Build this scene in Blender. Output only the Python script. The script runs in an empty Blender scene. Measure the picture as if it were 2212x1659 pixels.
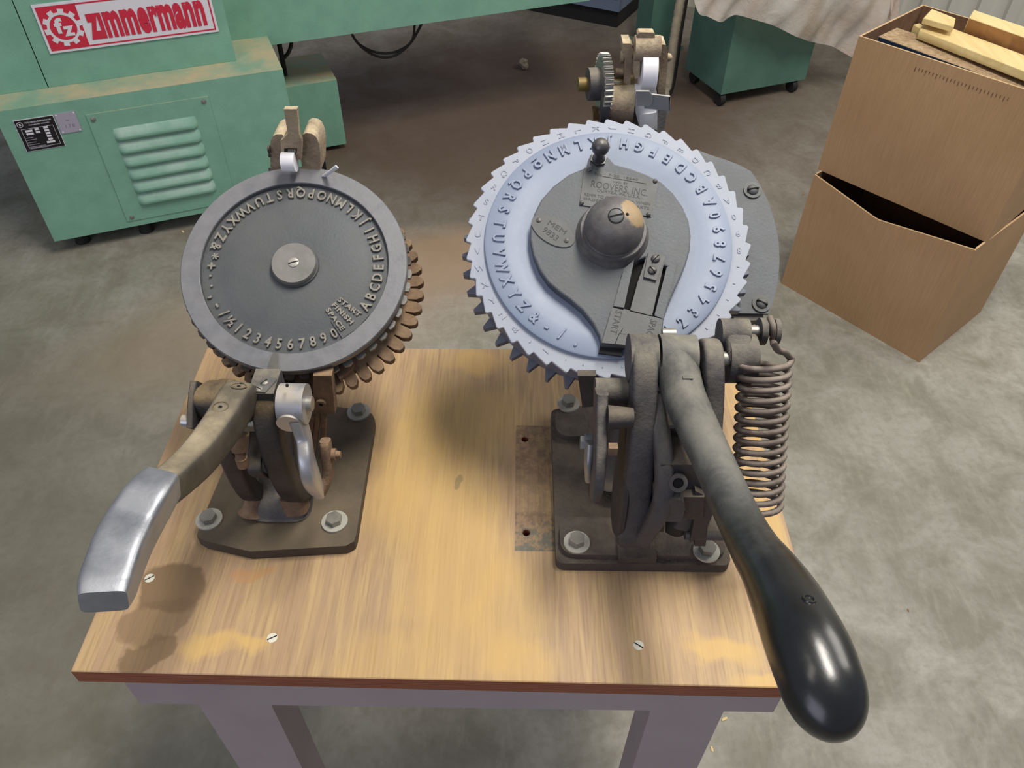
import bpy, bmesh, math, random
from mathutils import Vector, Matrix, noise as mnoise
random.seed(7)
PI = math.pi
S = bpy.context.scene
COL = S.collection
TZ = 0.72                                   # height of the table top

# ------------------------------------------------------------------ camera
CP = Vector((0.3703, -0.293, 0.6404 + TZ)); FPX = 1700.0
pitch, roll, yaw = 0.7805, 0.0098, -0.004
fwd = Vector((math.sin(yaw)*math.cos(pitch), math.cos(yaw)*math.cos(pitch), -math.sin(pitch)))
r0 = Vector((math.cos(yaw), -math.sin(yaw), 0)); u0 = r0.cross(fwd)
rgt = r0*math.cos(roll) + u0*math.sin(roll); upv = -r0*math.sin(roll) + u0*math.cos(roll)
cam = bpy.data.cameras.new('camera'); camo = bpy.data.objects.new('camera', cam); COL.objects.link(camo)
cam.sensor_fit = 'HORIZONTAL'; cam.sensor_width = 36; cam.lens = FPX/2212*36; cam.clip_start = 0.02
camo.matrix_world = Matrix(((rgt.x, upv.x, -fwd.x, CP.x), (rgt.y, upv.y, -fwd.y, CP.y), (rgt.z, upv.z, -fwd.z, CP.z), (0, 0, 0, 1)))
S.camera = camo

# ------------------------------------------------------------------ light
S.view_settings.view_transform = 'Standard'; S.view_settings.look = 'None'
S.view_settings.exposure = -0.05; S.view_settings.gamma = 1.0; S.view_settings.use_curve_mapping = False
w = bpy.data.worlds.new('world'); S.world = w; w.use_nodes = True
w.node_tree.nodes['Background'].inputs[0].default_value = (0.80, 0.84, 1.0, 1); w.node_tree.nodes['Background'].inputs[1].default_value = 0.27
def area(name, loc, tgt, sx, sy, power, col):
    l = bpy.data.lights.new(name, 'AREA'); l.shape = 'RECTANGLE'; l.size = sx; l.size_y = sy; l.energy = power; l.color = col
    o = bpy.data.objects.new(name, l); COL.objects.link(o); o.location = loc
    o.rotation_euler = (Vector(tgt)-Vector(loc)).to_track_quat('-Z', 'Y').to_euler(); return o
area('ceiling_lamp', (1.0, 0.55, 3.2), (0.6, 0.5, 0), 1.3, 0.5, 70, (1.0, 0.95, 0.86))
area('ceiling_lamp', (-0.9, 0.2, 3.3), (-0.5, 0.6, 0), 0.5, 1.2, 8, (1.0, 0.94, 0.82))
area('door_daylight', (-1.6, -2.4, 1.9), (0.3, 0.6, 0.7), 2.2, 2.0, 30, (0.84, 0.86, 1.0))
area('window_daylight', (2.9, 1.6, 2.7), (0.5, 0.5, 0.5), 1.6, 1.2, 38, (1.0, 0.955, 0.88))

# ------------------------------------------------------------------ picture rays (pixel -> a point on a given world plane)
def ray(px, py): return fwd + rgt*((px-1106)/FPX) - upv*((py-829.5)/FPX)
def at(px, py, x=None, y=None, z=None):
    d = ray(px, py)
    if x is not None: t = (x-CP.x)/d.x
    elif y is not None: t = (y-CP.y)/d.y
    else: t = (z-CP.z)/d.z
    return CP + d*t
from mathutils.bvhtree import BVHTree
def hit(o, px, py):
    me = o.data; W = WM[o.name]; t = BVHTree.FromPolygons([W @ v.co for v in me.vertices], [tuple(p.vertices) for p in me.polygons])
    h = t.ray_cast(CP, ray(px, py).normalized()); return (h[0], h[1]) if h[0] is not None else (at(px, py, z=TZ), Vector((0, 0, 1)))
class Frame:
    def __init__(s, o, ex, ey, ez): s.o, s.ex, s.ey, s.ez = Vector(o), Vector(ex).normalized(), Vector(ey).normalized(), Vector(ez).normalized()
    def p(s, u, v, h=0): return s.o + s.ex*u + s.ey*v + s.ez*h
    def uv(s, px, py, h=0):
        d = ray(px, py); t = ((s.o + s.ez*h - CP).dot(s.ez))/d.dot(s.ez); q = CP + d*t - s.o
        return (q.dot(s.ex), q.dot(s.ey))
    def px(s, px, py, h=0): u, v = s.uv(px, py, h); return s.p(u, v, h)
    def M(s, u=0, v=0, h=0, ang=0, sx=1, sy=1):
        o = s.p(u, v, h); c, q = math.cos(ang), math.sin(ang); a = s.ex*c + s.ey*q; b = -s.ex*q + s.ey*c
        a = a*sx; b = b*sy
        return Matrix(((a.x, b.x, s.ez.x, o.x), (a.y, b.y, s.ez.y, o.y), (a.z, b.z, s.ez.z, o.z), (0, 0, 0, 1)))
def disc_frame(px, py, t, el, az):
    el, az = math.radians(el), math.radians(az)
    n = Vector((math.sin(az)*math.cos(el), -math.cos(az)*math.cos(el), math.sin(el))); e1 = Vector((math.cos(az), math.sin(az), 0))
    return Frame(CP + ray(px, py)*t, e1, n.cross(e1), n)
WF = Frame((0, 0, 0), (1, 0, 0), (0, 1, 0), (0, 0, 1))
def axis_frame(o, d, up=(0, 0, 1)):
    d = Vector(d).normalized(); up = Vector(up)
    if abs(d.dot(up)) > 0.95: up = Vector((0, 1, 0))
    ex = up.cross(d).normalized(); return Frame(o, ex, d.cross(ex), d)

# ------------------------------------------------------------------ materials
def srgb(c):
    f = lambda v: v/12.92 if v <= .04045 else ((v+.055)/1.055)**2.4
    if isinstance(c, str): c = [int(c[i:i+2], 16) for i in (0, 2, 4)]
    return tuple(f(v/255) for v in c) + (1,)
class N:
    def __init__(s, name):
        s.m = bpy.data.materials.new(name); s.m.use_nodes = True; s.t = s.m.node_tree; s.b = s.t.nodes['Principled BSDF']
    def n(s, typ, **k):
        q = s.t.nodes.new(typ)
        for a, v in k.items():
            if a.startswith('i_'): q.inputs[int(a[2:]) if a[2:].isdigit() else a[2:].replace('_', ' ')].default_value = v
            else: setattr(q, a, v)
        return q
    def l(s, a, b): s.t.links.new(a, b)
    def coord(s, sc=(1, 1, 1), rot=(0, 0, 0), loc=(0, 0, 0)):
        c = s.n('ShaderNodeNewGeometry'); m = s.n('ShaderNodeMapping'); s.l(c.outputs['Position'], m.inputs[0])
        m.inputs['Scale'].default_value = sc; m.inputs['Rotation'].default_value = rot; m.inputs['Location'].default_value = loc
        return m.outputs[0]
    def noise(s, vec, scale, detail=4, rough=.55, dist=0):
        q = s.n('ShaderNodeTexNoise'); q.inputs['Scale'].default_value = scale; q.inputs['Detail'].default_value = detail
        q.inputs['Roughness'].default_value = rough; q.inputs['Distortion'].default_value = dist; s.l(vec, q.inputs['Vector']); return q.outputs[0]
    def rng(s, v, a, b, c=0, d=1):
        q = s.n('ShaderNodeMapRange'); q.inputs[1].default_value = a; q.inputs[2].default_value = b; q.inputs[3].default_value = c; q.inputs[4].default_value = d
        s.l(v, q.inputs[0]); return q.outputs[0]
    def math(s, op, a, b=None):
        q = s.n('ShaderNodeMath', operation=op)
        for i, v in enumerate((a, b)):
            if v is None: continue
            if isinstance(v, (int, float)): q.inputs[i].default_value = v
            else: s.l(v, q.inputs[i])
        return q.outputs[0]
    def mix(s, f, a, b, mode='MIX'):
        q = s.n('ShaderNodeMix', data_type='RGBA', blend_type=mode)
        for i, v in ((0, f), (6, a), (7, b)):
            if isinstance(v, (int, float)): q.inputs[i].default_value = v
            elif isinstance(v, (tuple, list)): q.inputs[i].default_value = v
            else: s.l(v, q.inputs[i])
        return q.outputs[2]
    def bump(s, h, strength, dist=.001):
        q = s.n('ShaderNodeBump'); q.inputs['Strength'].default_value = strength; q.inputs['Distance'].default_value = dist; s.l(h, q.inputs['Height'])
        s.l(q.outputs[0], s.b.inputs['Normal'])
    def ellipse(s, pos, cx, cy, rx, ry, ang=0, soft=.25):
        m = s.n('ShaderNodeMapping', vector_type='TEXTURE'); m.inputs['Location'].default_value = (cx, cy, 0); m.inputs['Rotation'].default_value = (0, 0, ang)
        m.inputs['Scale'].default_value = (rx, ry, 1e6); s.l(pos, m.inputs[0])
        q = s.n('ShaderNodeVectorMath', operation='LENGTH'); s.l(m.outputs[0], q.inputs[0])
        return s.rng(q.outputs['Value'], 1+soft, 1-soft)
def metal(name, base, base2=None, rough=.5, met=.0, dust=None, damt=.8, dlo=.15, dhi=.9, ns=60, bump=.25, bs=350, spec=.5, coat=0):
    k = N(name); g = k.coord(); n1 = k.noise(g, ns, 5, .6); col = k.mix(k.rng(n1, .35, .65), srgb(base), srgb(base2 or base))
    rg = k.rng(n1, .3, .7, rough-.06, rough+.08)
    if dust:
        ge = k.n('ShaderNodeNewGeometry'); sx = k.n('ShaderNodeSeparateXYZ'); k.l(ge.outputs['Normal'], sx.inputs[0])
        up = k.rng(sx.outputs[2], dlo, dhi); n2 = k.noise(g, ns*.6, 6, .65)
        f = k.math('MULTIPLY', k.math('MULTIPLY', up, k.rng(n2, .36, .62, .2, 1)), damt)
        col = k.mix(f, col, srgb(dust)); rg = k.math('ADD', k.math('MULTIPLY', f, .9-rough), rg)
        if met: k.l(k.math('MULTIPLY', k.math('SUBTRACT', 1, f), met), k.b.inputs['Metallic'])
    elif met: k.b.inputs['Metallic'].default_value = met
    k.l(col, k.b.inputs['Base Color']); k.l(rg, k.b.inputs['Roughness']); k.b.inputs['Specular IOR Level'].default_value = spec
    if coat: k.b.inputs['Coat Weight'].default_value = coat; k.b.inputs['Coat Roughness'].default_value = .12
    k.bump(k.noise(g, bs, 4, .6), bump, .0014)
    return k.m
def plain(name, c, rough=.6, met=0, c2=None, ns=30, bump=0, bs=200):
    k = N(name); g = k.coord(); n1 = k.noise(g, ns, 4); k.l(k.mix(k.rng(n1, .35, .65), srgb(c), srgb(c2 or c)), k.b.inputs['Base Color'])
    k.b.inputs['Roughness'].default_value = rough; k.b.inputs['Metallic'].default_value = met
    if bump: k.bump(k.noise(g, bs, 3), bump, .001)
    return k.m
TAN = 'b7a68a'
M = {}
M['iron'] = metal('dusty_cast_iron', '3b393d', '4a474a', .62, 0, '948c7a', .75, dlo=.25, bump=.55)
M['iron_dark'] = metal('dark_cast_iron', '2a282b', '363236', .6, 0, '857864', .6, dlo=.3, bump=.45)
M['iron_rust'] = metal('rusty_dusty_steel', '5e4a3c', '7a604a', .8, 0, 'a58a6a', .7, bump=.5, ns=90)
M['iron_black'] = metal('black_frame_iron', '1f1d1e', '3a3330', .55, 0, '9c845c', .75, dlo=.3, bump=.5, ns=30)
M['base_l'] = metal('dusty_base_casting', '3c332c', '4d443a', .65, 0, '7f7058', .7, dlo=.4, bump=.35, ns=16)
M['base_r'] = metal('rough_base_casting', '3f3835', '4c443f', .65, 0, '7d705f', .7, dlo=.3, bump=.9, bs=260)
M['face_l'] = metal('grey_dial_face', '4c5054', '5a5d61', .55, .3, '6a6964', .35, dlo=.5, bump=.2, ns=18)
M['rim_l'] = metal('satin_dial_rim', '6f7075', '7c7d82', .45, .5, '8c8a84', .25, bump=.08, ns=80)
M['letter_l'] = metal('worn_raised_letters', '7c7a74', '8a877e', .45, .4, '9a9080', .35, bump=.1)
M['hub_l'] = metal('satin_hub', '7b7a76', '85837f', .4, .5, None, bump=.05)
M['blue'] = metal('pale_blue_grey_paint', '7f8ba3', '8793a9', .36, 0, '949ba6', .3, dlo=.5, ns=12, bump=.04)
M['blue_finger'] = metal('chalky_blue_grey_paint', '989fb0', 'a4a9b6', .5, 0, 'adb0b4', .4, dlo=.5, ns=30, bump=.1)
M['blue_dark'] = metal('darker_blue_grey_casting', '5a6072', '686d7e', .5, 0, '8e8f8e', .35, dlo=.4, ns=30, bump=.12)  # darker blue grey of the drum, ratchet wheel and skirt
M['plate_r'] = metal('dusty_grey_cover_casting', '4b5057', '5a5e64', .5, .15, '787976', .5, dlo=.5, ns=35, bump=.3)
M['badge'] = metal('stamped_grey_plate', '505356', '5c5e5e', .5, .2, '777570', .35, dlo=.5, ns=60, bump=.08)
M['ball'] = metal('dark_polished_ball', '4a4a50', '5c5a5c', .3, .6, '8a8478', .4, bump=.05)
M['steel'] = metal('plain_steel', 'a0a09c', 'b0aea8', .35, .85, 'a59c8a', .35, bump=.05)
M['screw'] = metal('dull_screw_steel', '8c8a84', '9c9a94', .38, .8, '8a8272', .4, bump=.05)
M['washer'] = metal('zinc_washer', 'b4b4aa', 'c4c2b8', .45, .5, 'a09a86', .4, bump=.08)
M['alu'] = metal('cast_aluminium', 'a9abb2', 'b8b8bc', .38, .75, 'b8a88c', .75, dlo=.6, dhi=1, bump=.1, ns=50)
M['grip_l'] = metal('polished_aluminium_grip', '8e9198', '9c9ea4', .42, .7, None, bump=.06, ns=45)
M['arm_l'] = metal('dusty_painted_lever', '3e3a34', '585045', .55, .1, 'b0a286', .9, dlo=.5, dhi=.98, bump=.25, ns=26)
M['arm_r'] = metal('dusty_black_lever', '26282a', '3a3c3c', .5, 0, '8d887a', .8, dlo=.0, dhi=.9, ns=28, bump=.3)
def m_lever():
    k = N('lever_enamel_worn_dusty_at_top'); g = k.coord(); n1 = k.noise(g, 24, 6, .65, .3); n2 = k.noise(g, 130, 4, .6); sx = k.n('ShaderNodeSeparateXYZ'); k.l(g, sx.inputs[0])
    al = k.rng(k.math('ADD', sx.outputs[1], k.math('MULTIPLY', k.math('SUBTRACT', n1, .5), .06)), -.035, .06)
    al2 = k.rng(sx.outputs[1], .02, .16)
    ge = k.n('ShaderNodeNewGeometry'); sn = k.n('ShaderNodeSeparateXYZ'); k.l(ge.outputs['Normal'], sn.inputs[0])
    up = k.rng(sn.outputs[2], -.1, .9); col = k.mix(k.rng(n1, .35, .65), srgb('0e0f10'), srgb('181a1c')); col = k.mix(al, col, k.mix(k.rng(n1, .38, .62), srgb('34383a'), srgb('4c5050')))
    f = k.math('MULTIPLY', k.math('MULTIPLY', up, k.rng(n1, .32, .6, .25, 1)), k.math('MULTIPLY', al, k.rng(al2, 0, 1, .25, .8))); col = k.mix(f, col, srgb('8f8a7c')); k.l(col, k.b.inputs['Base Color'])
    k.l(k.rng(al, 0, 1, .30, .62), k.b.inputs['Roughness']); k.l(k.rng(al, 0, 1, .5, 0), k.b.inputs['Coat Weight']); k.b.inputs['Coat Roughness'].default_value = .22
    k.bump(k.math('ADD', k.math('MULTIPLY', n2, al), k.math('MULTIPLY', k.noise(g, 60, 4), .6)), .5, .0010); return k.m
M['lever_r'] = m_lever()
M['stamp'] = plain('stamped_dark_lettering', '37393b', .6)
M['bulb'] = metal('glossy_black_enamel', '0f1112', '1a1c1e', .22, 0, None, bump=.05, ns=20, spec=.6, coat=.6)
M['head'] = metal('dusty_tan_casting', '6c5a4e', '84705e', .7, 0, 'd0bf9c', .97, dlo=-.6, bump=.7, ns=70)
M['white_r'] = plain('white_nylon_roller', 'eeecf0', .4)
M['tray'] = metal('bright_steel_tray', 'dcdde0', 'e8e8ea', .35, .15, None, bump=.03)
M['clip'] = metal('grey_sheet_metal', '84868a', '90908f', .4, .6, None, bump=.03)
M['brass'] = metal('dull_brass', '8a7440', '6e5c38', .5, .6, '8a7a5a', .5, bump=.1)
M['spring'] = metal('dusty_spring_steel', '514640', '645850', .6, .2, 'a3978a', .8, dlo=.0, bump=.15)
M['cream'] = plain('pale_screw_head', 'd8d4c2', .45)
M['dark'] = plain('dark_hole', '0c0b0b', .9)
M['green'] = metal('green_machine_enamel', '73a08c', '7caa95', .36, 0, 'b9aa88', .95, dlo=.8, dhi=.97, ns=14, bump=.4, bs=380)
M['louvre'] = metal('green_enamel_with_painted_highlight', '73a08c', '7caa95', .3, 0, 'b4c6bc', .8, dlo=.0, dhi=.6, ns=14, bump=.3, bs=380)  # same green enamel, highlight painted paler on the upward slopes
M['green_dark'] = metal('dark_green_enamel', '4f7468', '587c70', .5, 0, '9a8c74', .6, dlo=.8, ns=14, bump=.25, bs=420)
M['red'] = plain('red_sign_print', 'c42a42', .4); M['white'] = plain('white_sign_print', 'd6d4dc', .4)
M['black'] = plain('black_plate_print', '17161a', .4); M['plategrey'] = plain('lilac_grey_plate', 'a8a4b4', .4, .2)
M['bluecab'] = plain('blue_grey_cabinet', '6c7a94', .6, c2='748098'); M['rubber'] = plain('black_rubber', '1c1b1c', .7)
M['leg_w'] = plain('lilac_grey_painted_wood', '9c8f92', .6, c2='a69a9c', ns=6, bump=.08)
M['cable'] = plain('black_cable', '24211f', .6); M['hose'] = plain('beige_ribbed_hose', '9c907c', .7, c2='8a7f6e')
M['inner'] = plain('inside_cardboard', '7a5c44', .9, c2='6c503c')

def m_cardboard():
    k = N('brown_cardboard'); g = k.coord(); n = k.noise(g, 5, 4); f = k.noise(k.coord((1, 1, .03)), 420, 2)
    c = k.mix(k.rng(n, .3, .7), srgb('b18d66'), srgb('bc9872')); c = k.mix(k.rng(f, .35, .65, 0, .25), c, srgb('8c6a4a'))
    k.l(c, k.b.inputs['Base Color']); k.b.inputs['Roughness'].default_value = .75; k.bump(f, .12, .001); return k.m
M['card'] = m_cardboard()
M['edge'] = plain('cut_cardboard_edge', 'c8aa80', .8)
def m_wood(name, a, b, ang=0, sc=1):
    k = N(name); g = k.coord((60*sc, 4*sc, 30*sc), (0, 0, ang)); n = k.noise(g, 1.0, 4, .6, .6)
    k.l(k.mix(k.rng(n, .35, .65), srgb(a), srgb(b)), k.b.inputs['Base Color']); k.b.inputs['Roughness'].default_value = .6; return k.m
M['pine'] = m_wood('pale_pine', 'e4cd94', 'd6bc80', .9); M['oak'] = m_wood('brown_offcut', 'a0713f', '8a5f34', .9)
M['particle'] = plain('dusty_particleboard', 'b29a78', .9, c2='94795a', ns=120, bump=.3, bs=300); M['navy'] = plain('navy_laminate_edge', '1c3148', .5)
def m_floor():
    k = N('stained_concrete'); g = k.coord()
    big = k.noise(g, 1.3, 5, .6, .4); mid = k.noise(g, 7, 6, .65, .5); fine = k.noise(g, 60, 5, .6); st = k.noise(k.coord((9, 2.2, 1), (0, 0, .6)), 6, 5, .6, .4)
    c = k.mix(k.rng(big, .35, .65), srgb('949085'), srgb('aeaba1')); c = k.mix(k.rng(mid, .38, .62, 0, .7), c, srgb('767263'))
    c = k.mix(k.rng(st, .5, .72, 0, .28), c, srgb('b0ac9c')); c = k.mix(k.rng(fine, .45, .7, 0, .35), c, srgb('75705f'))
    dn = k.n('ShaderNodeVectorMath', operation='MULTIPLY_ADD'); nn = k.n('ShaderNodeTexNoise'); nn.inputs['Scale'].default_value = 2.5; nn.inputs['Detail'].default_value = 4; k.l(g, nn.inputs['Vector'])
    dn.inputs[1].default_value = (.35, .35, 0); k.l(nn.outputs['Color'], dn.inputs[0]); k.l(g, dn.inputs[2]); p = dn.outputs[0]
    # sawdust and brown dirt lying under the long beam, with the beam's shade painted in, around the cabinet feet
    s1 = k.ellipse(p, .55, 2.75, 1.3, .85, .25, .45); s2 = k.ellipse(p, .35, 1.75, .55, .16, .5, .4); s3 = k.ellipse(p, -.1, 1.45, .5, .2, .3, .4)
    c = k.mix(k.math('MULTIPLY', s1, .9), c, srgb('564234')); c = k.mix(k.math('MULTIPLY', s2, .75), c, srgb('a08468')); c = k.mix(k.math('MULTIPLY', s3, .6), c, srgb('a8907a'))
    # darker colour painted in for the shade over the left side of the slab
    s4 = k.ellipse(p, -.75, .2, 1.0, 1.3, 0, .4); c = k.mix(k.math('MULTIPLY', s4, .7), c, srgb('605c4c'))
    k.l(c, k.b.inputs['Base Color']); k.l(k.rng(mid, .3, .7, .55, .8), k.b.inputs['Roughness'])
    h = k.math('ADD', mid, k.math('MULTIPLY', fine, .5)); k.bump(h, .25, .004); return k.m
M['floor'] = m_floor()
def m_top():
    k = N('birch_plywood_face'); g = k.coord()
    gr = k.noise(k.coord((26, 2.2, 20), (0, 0, .03)), 3.2, 5, .6, .8); fine = k.noise(k.coord((420, 14, 50), (0, 0, .03)), 1, 3, .6); wv = k.noise(g, 5, 3)
    c = k.mix(k.rng(wv, .3, .7), srgb('aa8b6b'), srgb('b49674')); c = k.mix(k.rng(gr, .44, .60, 0, .7), c, srgb('c3a574')); c = k.mix(k.rng(fine, .47, .72, 0, .55), c, srgb('8c6c4a'))
    nn = k.n('ShaderNodeTexNoise'); nn.inputs['Scale'].default_value = 22; nn.inputs['Detail'].default_value = 4; k.l(g, nn.inputs['Vector'])
    dn = k.n('ShaderNodeVectorMath', operation='MULTIPLY_ADD'); dn.inputs[1].default_value = (.05, .05, 0); k.l(nn.outputs['Color'], dn.inputs[0]); k.l(g, dn.inputs[2])
    sb = k.n('ShaderNodeVectorMath', operation='SUBTRACT'); k.l(dn.outputs[0], sb.inputs[0]); sb.inputs[1].default_value = (.025, .025, 0); p = sb.outputs[0]
    def spot(c, px, py, rx, ry, ang, f, colr, soft=.15):
        q = at(px, py, z=TZ); return k.mix(k.math('MULTIPLY', k.ellipse(p, q.x, q.y, rx, ry, ang, soft), f), c, srgb(colr))
    # clean yellow patches where the sawdust film was wiped away
    for a in [(975, 1180, .05, .13, .1, .55), (870, 1000, .03, .10, -.1, .5), (1090, 1330, .03, .06, 0, .4), (1020, 780, .03, .02, 0, .5), (1010, 900, .06, .05, 0, .35), (455, 1395, .028, .010, .15, .6), (545, 1390, .012, .009, .1, .6), (1560, 1405, .028, .012, -.3, .7), (1120, 1430, .03, .02, 0, .5), (1665, 1475, .03, .006, 0, .7), (830, 1440, .05, .03, .1, .35), (1640, 1090, .012, .08, .15, .6), (1630, 900, .02, .06, 0, .6)]:
        c = spot(c, *a, 'd4ae66', .35)
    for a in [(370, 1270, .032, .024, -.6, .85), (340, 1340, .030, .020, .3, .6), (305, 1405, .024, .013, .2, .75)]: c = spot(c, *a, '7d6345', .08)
    c = spot(c, 545, 1235, .02, .008, .3, .5, 'c08a56')
    c = spot(c, 1005, 1040, .005, .008, 0, .5, '6d6a50')
    # paint ghost left by a removed bracket
    q0, q1 = at(1112, 1190, z=TZ), at(1205, 920, z=TZ); sx = k.n('ShaderNodeSeparateXYZ'); k.l(g, sx.inputs[0])
    mx = k.math('MULTIPLY', k.math('GREATER_THAN', sx.outputs[0], q0.x), k.math('LESS_THAN', sx.outputs[0], q1.x)); my = k.math('MULTIPLY', k.math('GREATER_THAN', sx.outputs[1], q0.y), k.math('LESS_THAN', sx.outputs[1], q1.y))
    midy = k.math('MAXIMUM', k.rng(sx.outputs[1], at(1135, 1098, z=TZ).y, at(1135, 1112, z=TZ).y), k.rng(sx.outputs[1], at(1135, 1050, z=TZ).y, at(1135, 985, z=TZ).y, .35, 1)); msk = k.math('MULTIPLY', k.math('MULTIPLY', mx, my), midy); pn = k.noise(g, 120, 5, .7); gp = k.math('MULTIPLY', msk, k.rng(pn, .42, .55)); lowy = k.rng(sx.outputs[1], q0.y+.035, q0.y+.02)
    c = k.mix(k.math('MULTIPLY', msk, .45), c, srgb('7b6048')); c = k.mix(k.math('MULTIPLY', gp, .75), c, k.mix(lowy, srgb('75604c'), srgb('55615a')))
    k.l(c, k.b.inputs['Base Color']); k.l(k.rng(wv, .3, .7, .5, .62), k.b.inputs['Roughness']); k.bump(fine, .06, .0006); return k.m
M['top'] = m_top()
def m_ply():
    k = N('plywood_edge_plies'); g = k.coord(); sx = k.n('ShaderNodeSeparateXYZ'); k.l(g, sx.inputs[0])
    s = k.math('SINE', k.math('MULTIPLY', sx.outputs[2], 2*PI/.0031)); n = k.noise(k.coord((12, 12, 300)), 2, 4)
    c = k.mix(k.rng(s, -.5, .5), srgb('8c4c36'), srgb('6c3626')); c = k.mix(k.rng(n, .35, .65, 0, .6), c, srgb('a86a44')); k.l(c, k.b.inputs['Base Color']); k.b.inputs['Roughness'].default_value = .7; return k.m
M['ply'] = m_ply()
def m_plastic():
    k = N('cloudy_plastic_sheet'); g = k.coord(); n = k.noise(g, 6, 5, .6, .5)
    k.l(k.mix(k.rng(n, .35, .65), srgb('ecd8c6'), srgb('f6f0e8')), k.b.inputs['Base Color']); k.b.inputs['Roughness'].default_value = .28; k.b.inputs['Specular IOR Level'].default_value = .6
    tr = k.n('ShaderNodeBsdfTranslucent'); tr.inputs[0].default_value = srgb('e0c4ac'); tp = k.n('ShaderNodeBsdfTransparent'); tp.inputs[0].default_value = (.95, .9, .85, 1)
    a = k.n('ShaderNodeMixShader'); a.inputs[0].default_value = .4; k.l(k.b.outputs[0], a.inputs[1]); k.l(tr.outputs[0], a.inputs[2])
    b = k.n('ShaderNodeMixShader'); b.inputs[0].default_value = .12; k.l(a.outputs[0], b.inputs[1]); k.l(tp.outputs[0], b.inputs[2])
    k.l(b.outputs[0], k.t.nodes['Material Output'].inputs[0]); k.bump(k.noise(g, 25, 4, .6, 1), .35, .01); return k.m
M['plastic'] = m_plastic()
M['wall'] = plain('off_white_metal_siding', 'c9c8bc', .5, c2='d2d0c6', ns=3)

# ------------------------------------------------------------------ mesh helpers
WM = {}
def link(name, data, parent=None, M_=None, label=None, cat=None, group=None, kind=None):
    o = bpy.data.objects.new(name, data); COL.objects.link(o)
    pw = WM[parent.name] if parent else Matrix()
    W = M_ if M_ is not None else pw
    if parent: o.parent = parent; o.matrix_local = pw.inverted() @ W
    else: o.matrix_world = W; 
    WM[o.name] = W.copy()
    if label: o['label'] = label
    if cat: o['category'] = cat
    if group: o['group'] = group
    if kind: o['kind'] = kind
    return o
def thing(name, label, cat, loc, group=None):
    o = link(name, None, None, Matrix.Translation(loc), label, cat, group); o.empty_display_size = .05; return o
def build(name, bm, mat, parent=None, bev=0, seg=2, ang=35, sharp=38, local=None, **k):
    """bm holds world coordinates; they are made local to the parent"""
    if bev:
        es = [e for e in bm.edges if len(e.link_faces) == 2 and e.calc_face_angle(0) > math.radians(ang)]
        if es: bmesh.ops.bevel(bm, geom=es, offset=bev, segments=seg, profile=.6, affect='EDGES', clamp_overlap=True)
    bmesh.ops.recalc_face_normals(bm, faces=bm.faces)
    W = WM[parent.name] if parent else Matrix()
    if parent is None:
        c = Vector((0, 0, 0)); zs = [v.co.z for v in bm.verts]
        c.x = sum(v.co.x for v in bm.verts)/len(bm.verts); c.y = sum(v.co.y for v in bm.verts)/len(bm.verts); c.z = min(zs); W = Matrix.Translation(c)
    bm.transform(W.inverted())
    me = bpy.data.meshes.new(name); bm.to_mesh(me); bm.free(); me.shade_smooth(); me.set_sharp_from_angle(angle=math.radians(sharp))
    for mm in (mat if isinstance(mat, (list, tuple)) else [mat]): me.materials.append(M[mm])
    return link(name, me, parent, W, **k)
def B(): return bmesh.new()
def a_loft(bm, rings, cap=True, closed=True):
    vs = [[bm.verts.new(p) for p in r] for r in rings]; n = len(vs[0])
    for a, b in zip(vs, vs[1:]):
        for i in range(n if closed else n-1):
            j = (i+1) % n; bm.faces.new((a[i], a[j], b[j], b[i]))
    if cap:
        bm.faces.new(vs[0][::-1]); bm.faces.new(vs[-1])
    return vs
def a_prism(bm, fr, pts, h0, h1): a_loft(bm, [[fr.p(u, v, h0) for u, v in pts], [fr.p(u, v, h1) for u, v in pts]]); return bm
def a_box(bm, fr, u0, u1, v0, v1, h0, h1): return a_prism(bm, fr, [(u0, v0), (u1, v0), (u1, v1), (u0, v1)], h0, h1)
def a_lathe(bm, fr, prof, seg=48, u=0, v=0):
    rings = []
    for r, h in prof: rings.append([fr.p(u+max(r, 1e-5)*math.cos(2*PI*i/seg), v+max(r, 1e-5)*math.sin(2*PI*i/seg), h) for i in range(seg)])
    a_loft(bm, rings); return bm
def a_ring(bm, fr, prof, seg=64):      # closed profile loop, no caps
    rings = [[fr.p(r*math.cos(2*PI*i/seg), r*math.sin(2*PI*i/seg), h) for i in range(seg)] for r, h in prof]; rings.append(rings[0])
    vs = [[bm.verts.new(p) for p in r] for r in rings[:-1]]; vs.append(vs[0])
    for a, b in zip(vs, vs[1:]):
        for i in range(seg): j = (i+1) % seg; bm.faces.new((a[i], a[j], b[j], b[i]))
    return bm
def a_cyl(bm, p0, p1, r0, r1=None, seg=24):
    f = axis_frame(p0, Vector(p1)-Vector(p0)); L = (Vector(p1)-Vector(p0)).length; return a_lathe(bm, f, [(r0, 0), (r1 or r0, L)], seg)
def catmull(P, n=6):
    P = [tuple(p) for p in P]; Q = [P[0]]+P+[P[-1]]; out = []
    for i in range(1, len(Q)-2):
        for k in range(n):
            t = k/n; out.append(tuple(.5*((2*b)+(-a+c)*t+(2*a-5*b+4*c-d)*t*t+(-a+3*b-3*c+d)*t**3) for a, b, c, d in zip(Q[i-1], Q[i], Q[i+1], Q[i+2])))
    out.append(P[-1]); return out
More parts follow.
